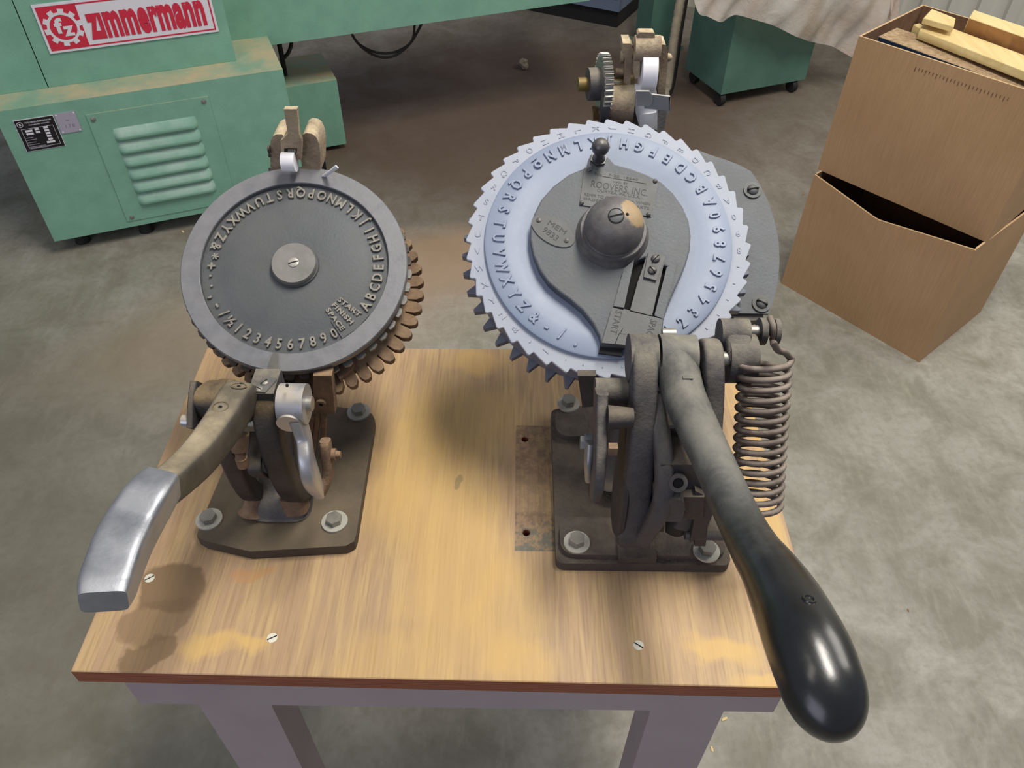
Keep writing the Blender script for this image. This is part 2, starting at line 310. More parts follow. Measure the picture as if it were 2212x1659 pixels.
def a_sweep(bm, P, wx, wy, xdir=(1, 0, 0), sup=2.0, seg=20, smooth=6, cap=True):
    """sweep of a super-ellipse section; wx half width along xdir, wy half thickness; per-point values"""
    n = len(P); wx = wx if isinstance(wx, (list, tuple)) else [wx]*n; wy = wy if isinstance(wy, (list, tuple)) else [wy]*n
    C = catmull([tuple(p)+(a, b) for p, a, b in zip(P, wx, wy)], smooth) if smooth else [tuple(p)+(a, b) for p, a, b in zip(P, wx, wy)]
    rings = []
    for i, c in enumerate(C):
        a = Vector(C[max(i-1, 0)][:3]); b = Vector(C[min(i+1, len(C)-1)][:3]); t = (b-a).normalized()
        x = Vector(xdir); x = (x - t*x.dot(t)).normalized(); y = t.cross(x); rr = []
        for j in range(seg):
            th = 2*PI*(j+.5)/seg; co, si = math.cos(th), math.sin(th); e = 2/sup
            rr.append(Vector(c[:3]) + x*(abs(co)**e*(1 if co > 0 else -1)*c[3]) + y*(abs(si)**e*(1 if si > 0 else -1)*c[4]))
        rings.append(rr)
    a_loft(bm, rings, cap); return bm
def a_tube(bm, P, r, seg=10, smooth=0, cap=True):
    C = [Vector(p) for p in (catmull(P, smooth) if smooth else P)]; rings = []; t0 = (C[1]-C[0]).normalized(); x = t0.orthogonal().normalized()
    for i, c in enumerate(C):
        t = (C[min(i+1, len(C)-1)]-C[max(i-1, 0)]).normalized(); x = (x-t*x.dot(t)).normalized(); y = t.cross(x)
        rings.append([c + x*(r*math.cos(2*PI*j/seg)) + y*(r*math.sin(2*PI*j/seg)) for j in range(seg)])
    a_loft(bm, rings, cap); return bm
def a_sphere(bm, c, r, sc=(1, 1, 1)):
    q = bmesh.ops.create_uvsphere(bm, u_segments=24, v_segments=14, radius=r, matrix=Matrix.Translation(c) @ Matrix.Diagonal((*sc, 1)))
    return bm
def hexp(r, a0=0): return [(r*math.cos(a0+i*PI/3), r*math.sin(a0+i*PI/3)) for i in range(6)]
def rrect(u0, u1, v0, v1, r, n=5):
    out = []
    for cx, cy, a in ((u1-r, v1-r, 0), (u0+r, v1-r, PI/2), (u0+r, v0+r, PI), (u1-r, v0+r, 1.5*PI)):
        for i in range(n+1): t = a+PI/2*i/n; out.append((cx+r*math.cos(t), cy+r*math.sin(t)))
    return out
def curve_mesh(name, loops, ext, bev=0, offset=0, res=1):
    c = bpy.data.curves.new(name, 'CURVE'); c.dimensions = '2D'; c.fill_mode = 'BOTH'; c.extrude = ext; c.bevel_depth = bev; c.bevel_resolution = res; c.offset = offset
    for L in loops:
        s = c.splines.new('POLY'); s.points.add(len(L)-1); s.use_cyclic_u = True
        for p, (x, y) in zip(s.points, L): p.co = (x, y, 0, 1)
    o = bpy.data.objects.new('tmp', c); me = bpy.data.meshes.new_from_object(o); bpy.data.objects.remove(o); bpy.data.curves.remove(c)
    me.name = name; me.shade_smooth(); me.set_sharp_from_angle(angle=math.radians(38)); return me
TX = {}
def text_mesh(s, size, ext, bev=0, offset=0, align='CENTER', space=1.0):
    key = (s, size, ext, bev, offset, align, space)
    if key in TX: return TX[key]
    c = bpy.data.curves.new('t', 'FONT'); c.body = s; c.size = size; c.extrude = ext; c.bevel_depth = bev; c.bevel_resolution = 0; c.offset = offset
    c.align_x = align; c.align_y = 'CENTER'; c.resolution_u = 2 if size < .02 else 4; c.space_character = space
    o = bpy.data.objects.new('tmp', c); me = bpy.data.meshes.new_from_object(o); bpy.data.objects.remove(o); bpy.data.curves.remove(c)
    TX[key] = me; return me
def place(name, me, mat, parent, MX, **k):
    me2 = me if (me.materials and me.materials[0] == M[mat]) else (me.copy() if me.materials else me)
    if not me2.materials: me2.materials.append(M[mat])
    else: me2.materials[0] = M[mat]
    return link(name, me2, parent, MX, **k)

# ------------------------------------------------------------------ setting
bm = B(); a_box(bm, WF, -6, 7, -4, 8, -.1, 0); build('floor', bm, 'floor', kind='structure')
# corrugated metal wall behind the boxes
wd = Vector((math.cos(-.56), math.sin(-.56), 0)); wn = Vector((-wd.y, wd.x, 0)); WO = Vector((2.05, 3.12, 0)); WL = Frame(WO, wd, (0, 0, 1), -wn)
prof = []; x = -2.6
while x < 3.2:
    prof += [(x, 0), (x+.045, 0), (x+.058, .018), (x+.092, .018)]; x += .105
bm = B(); back = [(u, h-.02) for u, h in reversed(prof)]
loop = prof + back
a_loft(bm, [[WL.p(u, 0, h) for u, h in loop], [WL.p(u, 3.2, h) for u, h in loop]]); build('wall_back', bm, 'wall', kind='structure')

# ------------------------------------------------------------------ work table
t = thing('work_table', 'small plywood topped work table with lilac grey legs carrying both machines', 'table', (.32, .2, 0))
crn = [at(152, 1450, z=TZ), at(1803, 1488, z=TZ), at(1588, 755, z=TZ), at(447, 751, z=TZ)]
holes = []
for px, py in [(1134, 948), (1137, 1150)]:
    q = at(px, py, z=TZ); holes.append([(q.x+.0036*math.cos(i*PI/8), q.y+.0036*math.sin(i*PI/8)) for i in range(16)])
me = curve_mesh('tabletop', [[(p.x, p.y) for p in crn]]+holes, .0092, .0008, -.0008, 0)
me.materials.append(M['top']); me.materials.append(M['ply'])
for p in me.polygons: p.material_index = 0 if p.normal.z > .5 else 1
tt = link('tabletop', me, t, Matrix.Translation((0, 0, TZ-.0100)))
for i, H in enumerate(holes):
    bm = B(); a_prism(bm, WF, [(sum(a for a, b in H)/16+(a-sum(a for a, b in H)/16)*1.15, sum(b for a, b in H)/16+(b-sum(b for a, b in H)/16)*1.15) for a, b in H], TZ-.022, TZ-.0195); build('hole_plug', bm, 'dark', t)
AZ0, AZ1 = TZ-.078, TZ-.0200
def wood(name, u0, u1, v0, v1, h0, h1, bev=.0015): bm = B(); a_box(bm, WF, u0, u1, v0, v1, h0, h1); return build(name, bm, 'leg_w', t, bev, 1)
wood('front_apron', .031, .611, .010, .030, AZ0, AZ1); wood('rear_apron', .031, .611, .372, .392, AZ0, AZ1)
wood('side_apron', .031, .051, .0305, .3715, AZ0, AZ1); wood('side_apron', .591, .611, .0305, .3715, AZ0, AZ1)
for x0, x1 in ((.084, .151), (.499, .566)):
    wood('leg', x0, x1, .0105, .049, 0, AZ0-.0003); wood('leg', x0, x1, .352, .3915, 0, AZ0-.0003)
def slot_screw(parent, c, n, r, slot_ang, mat='screw', dome=.35, name='screw', washer=0):
    f = axis_frame(c, n, (0, 1, 0)); bm = B(); k = 20; prof = [(r, -.002), (r, r*.12), (r*.85, r*(.12+dome*.5)), (r*.5, r*(.12+dome*.85)), (r*.05, r*(.12+dome))]
    a_lathe(bm, f, prof, k); o = build(name, bm, mat, parent)
    bm = B(); ca, sa = math.cos(slot_ang), math.sin(slot_ang); g = Frame(f.o, f.ex*ca+f.ey*sa, -f.ex*sa+f.ey*ca, f.ez)
    a_box(bm, g, -r*.93, r*.93, -r*.11, r*.11, r*.1, r*(.15+dome)); build('slot', bm, 'dark', o)
    if washer: bm = B(); a_lathe(bm, f, [(washer, -.001), (washer, .0007)], 28); build('washer', bm, mat, o, .0003, 1)
    return o
for px, py, a in [(323, 1249, .6), (588, 1378, .5), (1379, 1394, -.6)]:
    slot_screw(t, at(px, py, z=TZ)+Vector((0, 0, -.0003)), (0, 0, 1), .0046, a, 'cream', .05)
def hex_bolt(parent, c, n=(0, 0, 1), r=.0078, h=.006, rw=.0125, rot=0, mat='screw', wmat='washer'):
    f = axis_frame(c, n, (0, 1, 0)); bm = B(); a_prism(bm, f, hexp(r, rot), .0022, .0022+h); o = build('hex_bolt', bm, mat, parent, .0007, 2)
    bm = B(); a_ring(bm, f, [(rw, 0), (rw, .0022), (r*.5, .0022), (r*.5, 0)], 32); build('washer', bm, wmat, o, .0004, 1); return o

# ================================================================== LEFT MACHINE
FL = disc_frame(636.5, 572.5, .72, 61.5, 5)
ml = thing('embossing_press', 'small label embossing press with flat grey letter dial and square aluminium lever grip', 'machine', (.148, .2, TZ))
Z = lambda v: TZ+v
# base
pts = [at(px, py, z=Z(.014)) for px, py in [(415, 1165), (540, 1190), (765, 1178)]]
out = [(pts[0].x+.002, pts[0].y+.012), (pts[0].x+.003, pts[0].y+.004), (pts[0].x+.012, pts[0].y-.001), (pts[1].x, pts[1].y), (pts[2].x-.008, pts[2].y), (pts[2].x-.001, pts[2].y+.005), (pts[2].x, pts[2].y+.013)]
q = at(810, 890, z=Z(.014)); out += [(q.x+.001, q.y-.01), (q.x-.003, q.y-.002), (q.x-.011, q.y+.003), (.165, q.y+.010), (.150, q.y+.010), (.092, q.y+.003), (.083, q.y-.001), (.080, q.y-.01)]
bm = B(); a_prism(bm, WF, out, Z(.0004), Z(.013)); build('base_plate', bm, 'base_l', ml, .0025, 2)
hb = [at(452, 1122, z=Z(.014)), at(723, 1127, z=Z(.014)), at(775, 890, z=Z(.014)), Vector((.0905, .283, Z(.014)))]
for i, c in enumerate(hb): hex_bolt(ml, Vector((c.x, c.y, Z(.013))), rot=[.3, .5, .2, 0][i], mat='screw', wmat='washer')
# pedestal: foot flare and column
bm = B(); a_sweep(bm, [(.145, .170, Z(.012)), (.145, .172, Z(.022)), (.144, .180, Z(.036)), (.144, .196, Z(.075)), (.146, .208, Z(.11)), (.150, .222, Z(.135))], [.030, .026, .0185, .0165, .017, .019], [.024, .019, .013, .013, .015, .018], (1, 0, 0), 3.5, 24); build('pedestal', bm, 'iron', ml)
bm = B(); a_cyl(bm, FL.p(0, 0, -.062), FL.p(0, 0, -.008), .020, .020, 32); a_sweep(bm, [(.150, .222, Z(.13)), tuple(FL.p(-.005, -.03, -.058)), tuple(FL.p(0, 0, -.052))], .017, .013, (1, 0, 0), 3); build('dial_support', bm, 'iron_dark', ml)
# two front C-shaped ribs
rib = [(.176, .158), (.166, .164), (.155, .160), (.147, .142), (.143, .115), (.1435, .090), (.147, .066), (.153, .047), (.163, .034), (.176, .028)]
for xx, wd_, nm in ((.1625, .0108, 'front_rib'), (.1235, .0085, 'front_rib')):
    bm = B(); P = [(xx + (.002 if xx > .15 else 0)*(.16-z)/.1, y+.006+(.000 if xx > .15 else .001), Z(z)) for y, z in rib]
    a_sweep(bm, P, wd_, .0095, (1, 0, 0), 4.5, 24, 5); build(nm, bm, 'iron_black', ml)
bm = B(); a_sweep(bm, [(.119, .156, Z(.017)), (.120, .158, Z(.022)), (.125, .166, Z(.034))], [.013, .009, .009], [.011, .008, .008]); a_sweep(bm, [(.162, .160, Z(.018)), (.160, .165, Z(.036))], .012, .012, sup=3); build('rib_foot', bm, 'iron_rust', ml)
# pivot ears and shaft
py_, pz_ = .170, Z(.158)
bm = B(); a_cyl(bm, (.098, py_, pz_), (.185, py_, pz_), .0052, seg=20); build('pivot_shaft', bm, 'steel', ml)
bm = B(); a_sweep(bm, [(.107, py_+.002, pz_), (.112, py_, pz_), (.127, py_, pz_)], [.0155, .016, .016], [.0155, .016, .016], (0, 1, 0), 2.6, 28); build('pivot_ear', bm, 'iron_black', ml, .002)
bm = B(); a_box(bm, WF, .1510, .1725, .1585, .1880, Z(.150), Z(.1785)); build('rib_cap', bm, 'iron', ml, .003, 3)
# pointer blade screwed on the cap
pl = Frame((0, 0, Z(.176)), (1, 0, 0), (0, 1, 0), (0, 0, 1))
po = [(569, 846), (601, 850), (617, 822), (601, 804), (601, 762), (588, 763), (584, 800), (566, 818)]
base = [at(a, b, z=Z(.1795)) for a, b in [(541, 847), (573, 848), (598, 820), (571, 816)]]
bm = B(); a_prism(bm, WF, [(p.x, p.y) for p in base], Z(.1784), Z(.1798)); 
ks = [base[3], base[2], FL.px(600, 785, .0025), FL.px(600, 762, .0015), FL.px(589, 762, .0015), FL.px(580, 785, .0025)]
top = [Vector(p) for p in ks]; lo = [p-Vector((0, -.0004, .0013)) for p in top]
va = [bm.verts.new(p) for p in top]; vb = [bm.verts.new(p) for p in lo]; bm.faces.new(va); bm.faces.new(vb[::-1])
for i in range(6): j = (i+1) % 6; bm.faces.new((va[j], va[i], vb[i], vb[j]))
ptr = build('pointer_blade', bm, 'hub_l', ml, .0002, 1)
for a, b, s_ in ((571, 826, .9), (558, 840, -.5)): slot_screw(ptr, at(a, b, z=Z(.1798)), (0, 0, 1), .0034, s_, 'screw', .3)
# right-hand aluminium collar and its curved link
cx0, cx1 = .179, .2005; cc = at(636, 872, x=.190)
bm = B(); a_cyl(bm, (cx0, cc.y, cc.z), (cx1, cc.y, cc.z), .0168, seg=40)
fb = at(625, 915, x=.188); a_cyl(bm, (cc.x-.002, cc.y+.003, cc.z-.004), (fb.x, fb.y-.001, fb.z), .0105, .0105, 24); col_ = build('crank_collar', bm, 'alu', ml, .001, 2)
bm = B(); a_cyl(bm, (cx1-.003, cc.y, cc.z), (cx1+.0045, cc.y, cc.z), .0062, seg=24); build('shaft_end', bm, 'steel', col_, .0006, 2)
bm = B(); q = at(620, 832, x=.190); a_lathe(bm, axis_frame((q.x, q.y, q.z), (q.x-cc.x, q.y-cc.y, q.z-cc.z)), [(.0013, -.0008), (.0013, .0003)], 12); build('oil_hole', bm, 'dark', col_)
bm = B(); P = [at(640, 905, x=.193), at(655, 950, x=.196), at(662, 1000, x=.199), at(672, 1045, x=.2005), at(690, 1075, x=.2015), at(700, 1040, x=.206), at(706, 1000, x=.209)]
P = [(p.x, p.y+(.004 if i > 2 else .002), p.z) for i, p in enumerate(P)]; a_sweep(bm, P[:5], [.0055, .0055, .006, .0065, .004], [.009, .009, .0095, .009, .005], (1, 0, 0), 4, 20); build('link_arm', bm, 'alu', ml)
bm = B(); a_sweep(bm, [P[4], (.208, P[4][1]+.012, P[4][2]+.012), (.2085, P[4][1]+.022, P[4][2]+.038), (.2085, P[4][1]+.024, P[4][2]+.044)], .0045, [.006, .008, .008, .005], (1, 0, 0), 3); build('rear_link', bm, 'iron_rust', ml)
q = Vector((.2085, P[4][1]+.020, P[4][2]+.030)); bm = B(); a_cyl(bm, q, q+Vector((.008, 0, 0)), .0055, .0055, 14); a_cyl(bm, q+Vector((.008, 0, 0)), q+Vector((.012, 0, 0)), .0035, .003, 14); build('link_pin', bm, 'iron_rust', ml, .0008)
# slide bracket under the dial, guide bars
yb = .203
def quad_plate(parent, name, pxs, y, th, mat, bev=.0008, dy=0):
    bm = B(); f = [at(a, b, y=y) for a, b in pxs]; a_loft(bm, [f, [p+Vector((0, th, dy)) for p in f]]); return build(name, bm, mat, parent, bev, 2)
sb_ = quad_plate(ml, 'slide_bracket', [(676, 812), (716, 812), (724, 895), (676, 890)], yb, .012, 'iron_rust', .001)
q = at(694, 870, y=yb); bm = B(); a_ring(bm, axis_frame(q, (0, -1, 0)), [(.0048, 0), (.0048, .003), (.0022, .003), (.0022, -.0004)], 24); bm2 = bm; build('socket_screw', bm2, 'iron_rust', sb_, .0004, 1)
bm = B(); a_lathe(bm, axis_frame(q, (0, -1, 0)), [(.0022, 0), (.0022, .0012)], 16); build('socket', bm, 'dark', sb_)
for a, b, c, d in ((672, 679, 898, 1075), (684, 690, 898, 1062), (697, 703, 898, 985)):
    bm = B(); p0 = at((a+b)/2, c, y=yb+.006); p1 = at((a+b)/2-(3 if a > 690 else 0), d, y=yb+.006); p1.z = max(p1.z, Z(.02))
    a_sweep(bm, [tuple(p0), tuple(p1)], .0026, .004, (1, 0, 0), 5, 16, 0); build('guide_bar', bm, 'iron_rust', ml)
# far left lever plate and its pin
q = [at(413, 832, x=.103), at(436, 832, x=.110), at(438, 860, x=.110), at(430, 932, x=.105), at(408, 936, x=.099), at(408, 860, x=.100)]
bm = B(); P = [at(424, 834, x=.102), at(422, 860, x=.102), at(418, 900, x=.1015), at(414, 934, x=.101)]; a_sweep(bm, [(p.x, p.y+.004, p.z) for p in P], .0032, [.010, .012, .011, .008], (1, 0, 0), 5, 16); build('side_lever', bm, 'iron_dark', ml)
q = at(398, 915, x=.094); bm = B(); a_cyl(bm, q+Vector((.008, .003, 0)), q+Vector((-.002, .003, 0)), .0062, .0055, 20); build('side_pin', bm, 'alu', ml, .0012)
# main lever
bm = B(); P = [(.1385, .180, Z(.149)), (.1380, .168, Z(.1555)), at(513, 868, y=.148), at(478, 924, y=.112), at(432, 985, y=.075), at(385, 1030, y=.040), at(350, 1058, y=.022)]
a_sweep(bm, P, [.0125, .0135, .0135, .0125, .0118, .0108, .0105], [.011, .0150, .0158, .0148, .0135, .012, .0115], (1, -.15, -.04), 4, 28); lever = build('lever_arm', bm, 'arm_l', ml, label='dusty dark lever bar with oil holes')
for a, b in ((516, 834), (476, 879)):
    c, d = hit(lever, a, b); f = axis_frame(c, d); bm = B(); a_ring(bm, f, [(.0062, -.002), (.0062, .0003), (.0055, .0003), (.0055, -.002)], 28); cup = build('oil_cup', bm, 'iron_black', lever)
    bm = B(); a_lathe(bm, f, [(.0015, -.002), (.0015, .0003)], 12); build('oil_hole', bm, 'dark', cup if False else lever)
c, d = hit(lever, 522, 828); bm = B(); a_lathe(bm, axis_frame(c, d), [(.0019, -.002), (.0019, .0003)], 12); build('oil_hole', bm, 'dark', lever)
bm = B(); p0 = at(512, 940, y=.143); p1 = at(517, 975, y=.137); a_sweep(bm, [tuple(p0), tuple(p0+(p1-p0)*.5), tuple(p1)], [.010, .008, .006], [.008, .007, .005]); a_cyl(bm, p1, p1+Vector((0, -.001, -.008)), .0042, seg=16)
a_cyl(bm, p1+Vector((0, -.001, -.007)), p1+Vector((0, -.002, -.017)), .0052, .0048, seg=14); build('stop_bolt', bm, 'iron_rust', ml, .0006)
bm = B(); P = [at(548, 955, x=.146), at(545, 1000, x=.146), at(543, 1040, x=.146), at(560, 1052, x=.146)]; a_sweep(bm, [(p.x, p.y+.012, p.z) for p in P], .0062, .0022, (1, 0, 0), 5, 16); build('leaf_spring', bm, 'iron_dark', ml)
# square aluminium grip
bm = B(); J = at(352, 1043, y=.024)
P = [J, at(322, 1080, y=.008), at(290, 1130, y=-.008), at(264, 1180, y=-.026), at(245, 1230, y=-.042), at(231, 1272, y=-.055), at(224, 1300, y=-.064)]
a_sweep(bm, P, [.0118, .0140, .0150, .0152, .0150, .0146, .0128], [.0115, .0125, .0128, .0125, .0118, .0112, .0085], (1, -.12, -.14), 6, 40, 6); build('lever_grip', bm, 'grip_l', ml, .0038, 3, label='polished aluminium grip with square edges')

# dial
bm = B(); a_ring(bm, FL, [(.0852, -.0045), (.0852, -.0006), (.0858, 0), (.1018, 0), (.1026, -.0010), (.1026, -.0085), (.099, -.0095), (.0852, -.0095)], 128); build('dial_rim', bm, 'rim_l', ml)
bm = B(); a_lathe(bm, FL, [(.0850, -.0090), (.0850, -.0046), (.0660, -.0042), (.0630, -.0030), (.030, -.0026), (.022, -.0022), (.0215, .0), (.001, .0)], 96); dial = build('dial_face', bm, 'face_l', ml, label='darker recessed dial disc')
bm = B(); a_lathe(bm, FL, [(.0205, -.003), (.0205, .0040), (.0196, .0052), (.0002, .0052)], 64); hub = build('dial_hub', bm, 'hub_l', ml)
slot_screw(hub, FL.p(0, 0, .0052), FL.ez, .0048, .35, 'steel', .1)
seq = list('ABCDEFGHIJKLMNOPQRSTUVWXYZ') + ['&', '*', '+', '·', '·', ',', '-', '/', '½', '1', '2', '3', '4', '5', '6', '7', '8', '9', '0']
for i, ch in enumerate(seq):
    a = math.radians(-33.6 + i*7.53); r_ = .0765
    if ch == '·': ch = '.'; r_ = .073
    sx = .82 if ch not in '.-,+*½' else 1.0
    me = text_mesh(ch, .0135 if ch != '½' else .012, .0012, .00012, .00022)
    place('raised_letter', me, 'letter_l', dial, FL.M(r_*math.cos(a), r_*math.sin(a), -.0034, a+PI/2, sx, 1))
for k, wd_ in enumerate(('SPACE', 'FINISH', 'START')):
    a = math.radians(-56.2 + k*7.5); rr_ = .0652
    f2 = FL.p(0, 0, 0)
    me = text_mesh(wd_, .0062, .0011, .0001, .0002, space=1.12); place('raised_word', me, 'letter_l', dial, FL.M(rr_*math.cos(a), rr_*math.sin(a), -.0026, a, 1.32, 1))
bm = B(); pp = []
for rr_, aa in ((.052, -60), (.049, -55), (.049, -44), (.051, -39), (.084, -37.5), (.0845, -48), (.084, -59.5)): pp.append((rr_*math.cos(math.radians(aa)), rr_*math.sin(math.radians(aa))))
a_prism(bm, FL, pp, -.005, -.0030); build('word_pad', bm, 'face_l', dial, .0008, 2)
# ring of letter fingers under the rim
bm = B(); a_lathe(bm, FL, [(.088, -.022), (.098, -.020), (.0985, -.012), (.088, -.0092)], 96); build('finger_wheel', bm, 'iron_dark', ml)
def curve_part(parent, name, mat, fr, loops, h, ext, bev, **k):
    me = curve_mesh(name, loops, ext, bev, -bev, 1); me.materials.append(M[mat]); return link(name, me, parent, fr.M(0, 0, h, 0), **k)
for i in range(48):
    a = math.radians(-33.6+i*7.5); r0_, r1_ = .094, .1045; da0, da1 = .055, .042
    L = [(r0_*math.cos(a-da0), r0_*math.sin(a-da0)), (r1_*math.cos(a-da1), r1_*math.sin(a-da1)), ((r1_+.0012)*math.cos(a), (r1_+.0012)*math.sin(a)), (r1_*math.cos(a+da1), r1_*math.sin(a+da1)), (r0_*math.cos(a+da0), r0_*math.sin(a+da0))]
    if i == 0: pass
    bm = B(); a_prism(bm, FL, L, -.0175, -.0145); build('letter_finger', bm, 'hub_l' if -80 < math.degrees(a) % 360-360 < 10 else 'iron_dark', ml)
# rusty gear
def gear_loop(n, r0_, r1_, tip=.22, root=.30, ph=0):
    L = []
    for i in range(n):
        a = 2*PI*(i+ph)/n; s = 2*PI/n
        for f, r in ((-root, r0_), (-tip*1.05, (r0_+r1_)/2+.0012), (-tip*.55, r1_-.0006), (0, r1_+.0004), (tip*.55, r1_-.0006), (tip*1.05, (r0_+r1_)/2+.0012), (root, r0_)): L.append((r*math.cos(a+f*s), r*math.sin(a+f*s)))
    return L
circ = lambda r, n=48: [(r*math.cos(2*PI*i/n), r*math.sin(2*PI*i/n)) for i in range(n)]
FG = Frame(FL.p(.0080, -.0088, 0), FL.ex, FL.ey, FL.ez)
curve_part(ml, 'gear_wheel', 'iron_rust', FG, [gear_loop(46, .0930, .1068, .40, .45, .3), circ(.02)], -.040, .0042, .0006, label='rusty brown toothed gear wheel')
# detent piece over gear
bm = B(); q = [FL.uv(*p, -.030) for p in [(722, 800), (772, 770), (762, 800), (735, 822)]]; a_prism(bm, FL, q, -.034, -.026); build('detent_block', bm, 'iron_rust', ml, .001)
# tape head at the back
def pan(parent, name, pxs, y, th, mat, bev=.001, **k): return quad_plate(parent, name, pxs, y, th, mat, bev)
YH = .385
for pxs, dy in (([(585, 372), (583, 320), (585, 303), (590, 294), (598, 290), (608, 290), (613, 294), (616, 304), (613, 372)], 0), ([(652, 372), (651, 300), (654, 291), (662, 287), (674, 289), (683, 296), (689, 310), (692, 330), (692, 372)], -.004)): pan(ml, 'head_cheek', pxs, YH+dy, .03, 'head', .003)
pan(ml, 'head_guard', [(676, 372), (676, 292), (690, 300), (700, 330), (706, 372)], YH+.02, .004, 'iron', .001)
o = pan(ml, 'thumb_tab', [(613, 236), (641, 236), (646, 290), (652, 305), (651, 345), (608, 345), (606, 305), (622, 290), (617, 262)], YH-.012, .006, 'head', .0016)
pan(o, 'tab_window', [(614, 321), (641, 321), (640, 331), (614, 331)], YH-.0125, .002, 'dark', .0002)
for k in range(8): pan(o, 'spring_coil', [(622+k*2.2, 323), (623.2+k*2.2, 323), (623.2+k*2.2, 330), (622+k*2.2, 330)], YH-.0133, .001, 'screw', 0)
q = at(624, 345, y=YH-.014); bm = B(); a_cyl(bm, q+Vector((-.0062, 0, -.002)), q+Vector((.0062, 0, -.002)), .009, seg=32); build('feed_roller', bm, 'white_r', ml, .001)
q = at(684, 323, y=YH); bm = B(); a_cyl(bm, at(676, 323, y=YH), at(690, 323, y=YH), .0022, seg=14); build('head_pin', bm, 'steel', ml, .0004)
bm = B(); q = at(584, 322, y=YH); a_cyl(bm, q, q+Vector((-.002, 0, 0)), .0035, seg=12); q = at(584, 335, y=YH); a_cyl(bm, q, q+Vector((-.0015, 0, 0)), .002, seg=12); build('head_stud', bm, 'iron_dark', ml)
bm = B(); a_sweep(bm, [at(728, 360, y=YH-.02), at(718, 368, y=YH-.02), at(700, 380, y=YH-.01)], .002, .0012, (1, 0, 0), 4, 8, 0); build('tape_finger', bm, 'tray', ml)
bm = B(); p0 = at(640, 365, y=YH+.01); a_sweep(bm, [tuple(p0), (p0.x, p0.y-.03, p0.z-.045), tuple(FL.p(0, .01, -.055))], [.026, .022, .018], [.010, .012, .012], (1, 0, 0), 4); build('head_bracket', bm, 'iron', ml)

# ================================================================== RIGHT MACHINE
FR = disc_frame(1313.7, 519.4, .72, 60.5, -2.4)
mr = thing('embossing_press', 'large label embossing press with pale blue letter wheel and black pear-shaped lever', 'machine', (.489, .2, TZ))
c5 = lambda x, y: (980+x/2.989, 230+y/2.989)
# base casting
q0 = at(1200, 1232, z=Z(0)); q1 = at(1577, 1245, z=Z(0)); q2 = at(1190, 872, z=Z(.02)); X0, X1, Y0, Y1 = q0.x, q1.x, q0.y, q2.y
bm = B(); a_prism(bm, WF, rrect(X0, X1, Y0, Y1, .008), Z(.0004), Z(.012)); bp = build('base_plate', bm, 'base_r', mr, .002, 2)
p0 = at(1215, 1205, z=Z(.019)); p1 = at(1563, 1205, z=Z(.019)); pm = at(1300, 1152, z=Z(.019))
bm = B(); a_prism(bm, WF, rrect(X0+.004, X1-.004, Y0+.005, Y0+.047, .014), Z(.010), Z(.019)); build('mounting_pad', bm, 'base_r', bp, .002, 2); bm = B(); a_prism(bm, WF, rrect(X0+.004, X1-.004, Y1-.046, Y1-.002, .014), Z(.010), Z(.019)); build('mounting_pad', bm, 'base_r', bp, .002, 2)
bm = B(); a_box(bm, WF, .468, .503, Y0+.001, Y1-.01, Z(.010), Z(.0205)); build('centre_ridge', bm, 'base_r', bp, .002, 2)
for px, py, rt in ((1246, 1172, .4), (1526, 1190, .9), (1228, 872, .2)):
    c = at(px, py, z=Z(.020)); hex_bolt(mr, Vector((c.x, c.y, Z(.019))), rot=rt, r=.0078, h=.007, rw=.0123)
hex_bolt(mr, Vector((X1-.02, Y1-.018, Z(.019))), rot=.1)
# main rib (C frame) with flange
def sweep_px(parent, name, mat, pts, wx, wy, sup=4.5, seg=24, xdir=(1, 0, 0), off=0, smooth=5, **k):
    bm = B(); P = []
    for a, b, d in pts: p = at(a, b, x=d) if isinstance(d, float) and d > .3 else at(a, b, y=d); P.append((p.x, p.y+off, p.z))
    a_sweep(bm, P, wx, wy, xdir, sup, seg, smooth); return build(name, bm, mat, parent, **k)
ribc = [(.192, .2070), (.177, .2130), (.165, .2070), (.154, .190), (.142, .165), (.132, .135), (.126, .105), (.124, .085), (.120, .062), (.116, .046), (.122, .036)]
bm = B(); a_sweep(bm, [(.4728+.0045*(i/10), y, Z(z)) for i, (y, z) in enumerate(ribc)], [.0108]*2+[.0108, .0108, .0112, .0125, .0135, .014, .0140, .0130, .0115], [.010, .0125, .0125, .0125, .0125, .0125, .012, .012, .012, .011, .008], (1, 0, 0), 4.2, 28, 5); build('main_rib', bm, 'iron', mr)
bm = B(); a_sweep(bm, [(.4850+dx, y, Z(z)) for dx, y, z in ((-.001, .154, .190), (.003, .141, .172), (.008, .124, .148), (.0115, .112, .122), (.010, .107, .098), (.005, .108, .070), (.001, .111, .046))], [.006, .007, .008, .009, .0085, .008, .008], [.006, .008, .011, .012, .011, .009, .007], (1, -.25, 0), 3.2, 20, 5); build('rib_flange', bm, 'iron', mr)
bm = B(); a_sweep(bm, [(.466, y+.014, Z(z)) for y, z in ((.160, .175), (.142, .150), (.130, .120), (.124, .09), (.120, .055), (.12, .040))], .0045, [.012, .018, .024, .028, .026, .012], (1, 0, 0), 4, 20, 5); build('rib_web', bm, 'iron_dark', mr)
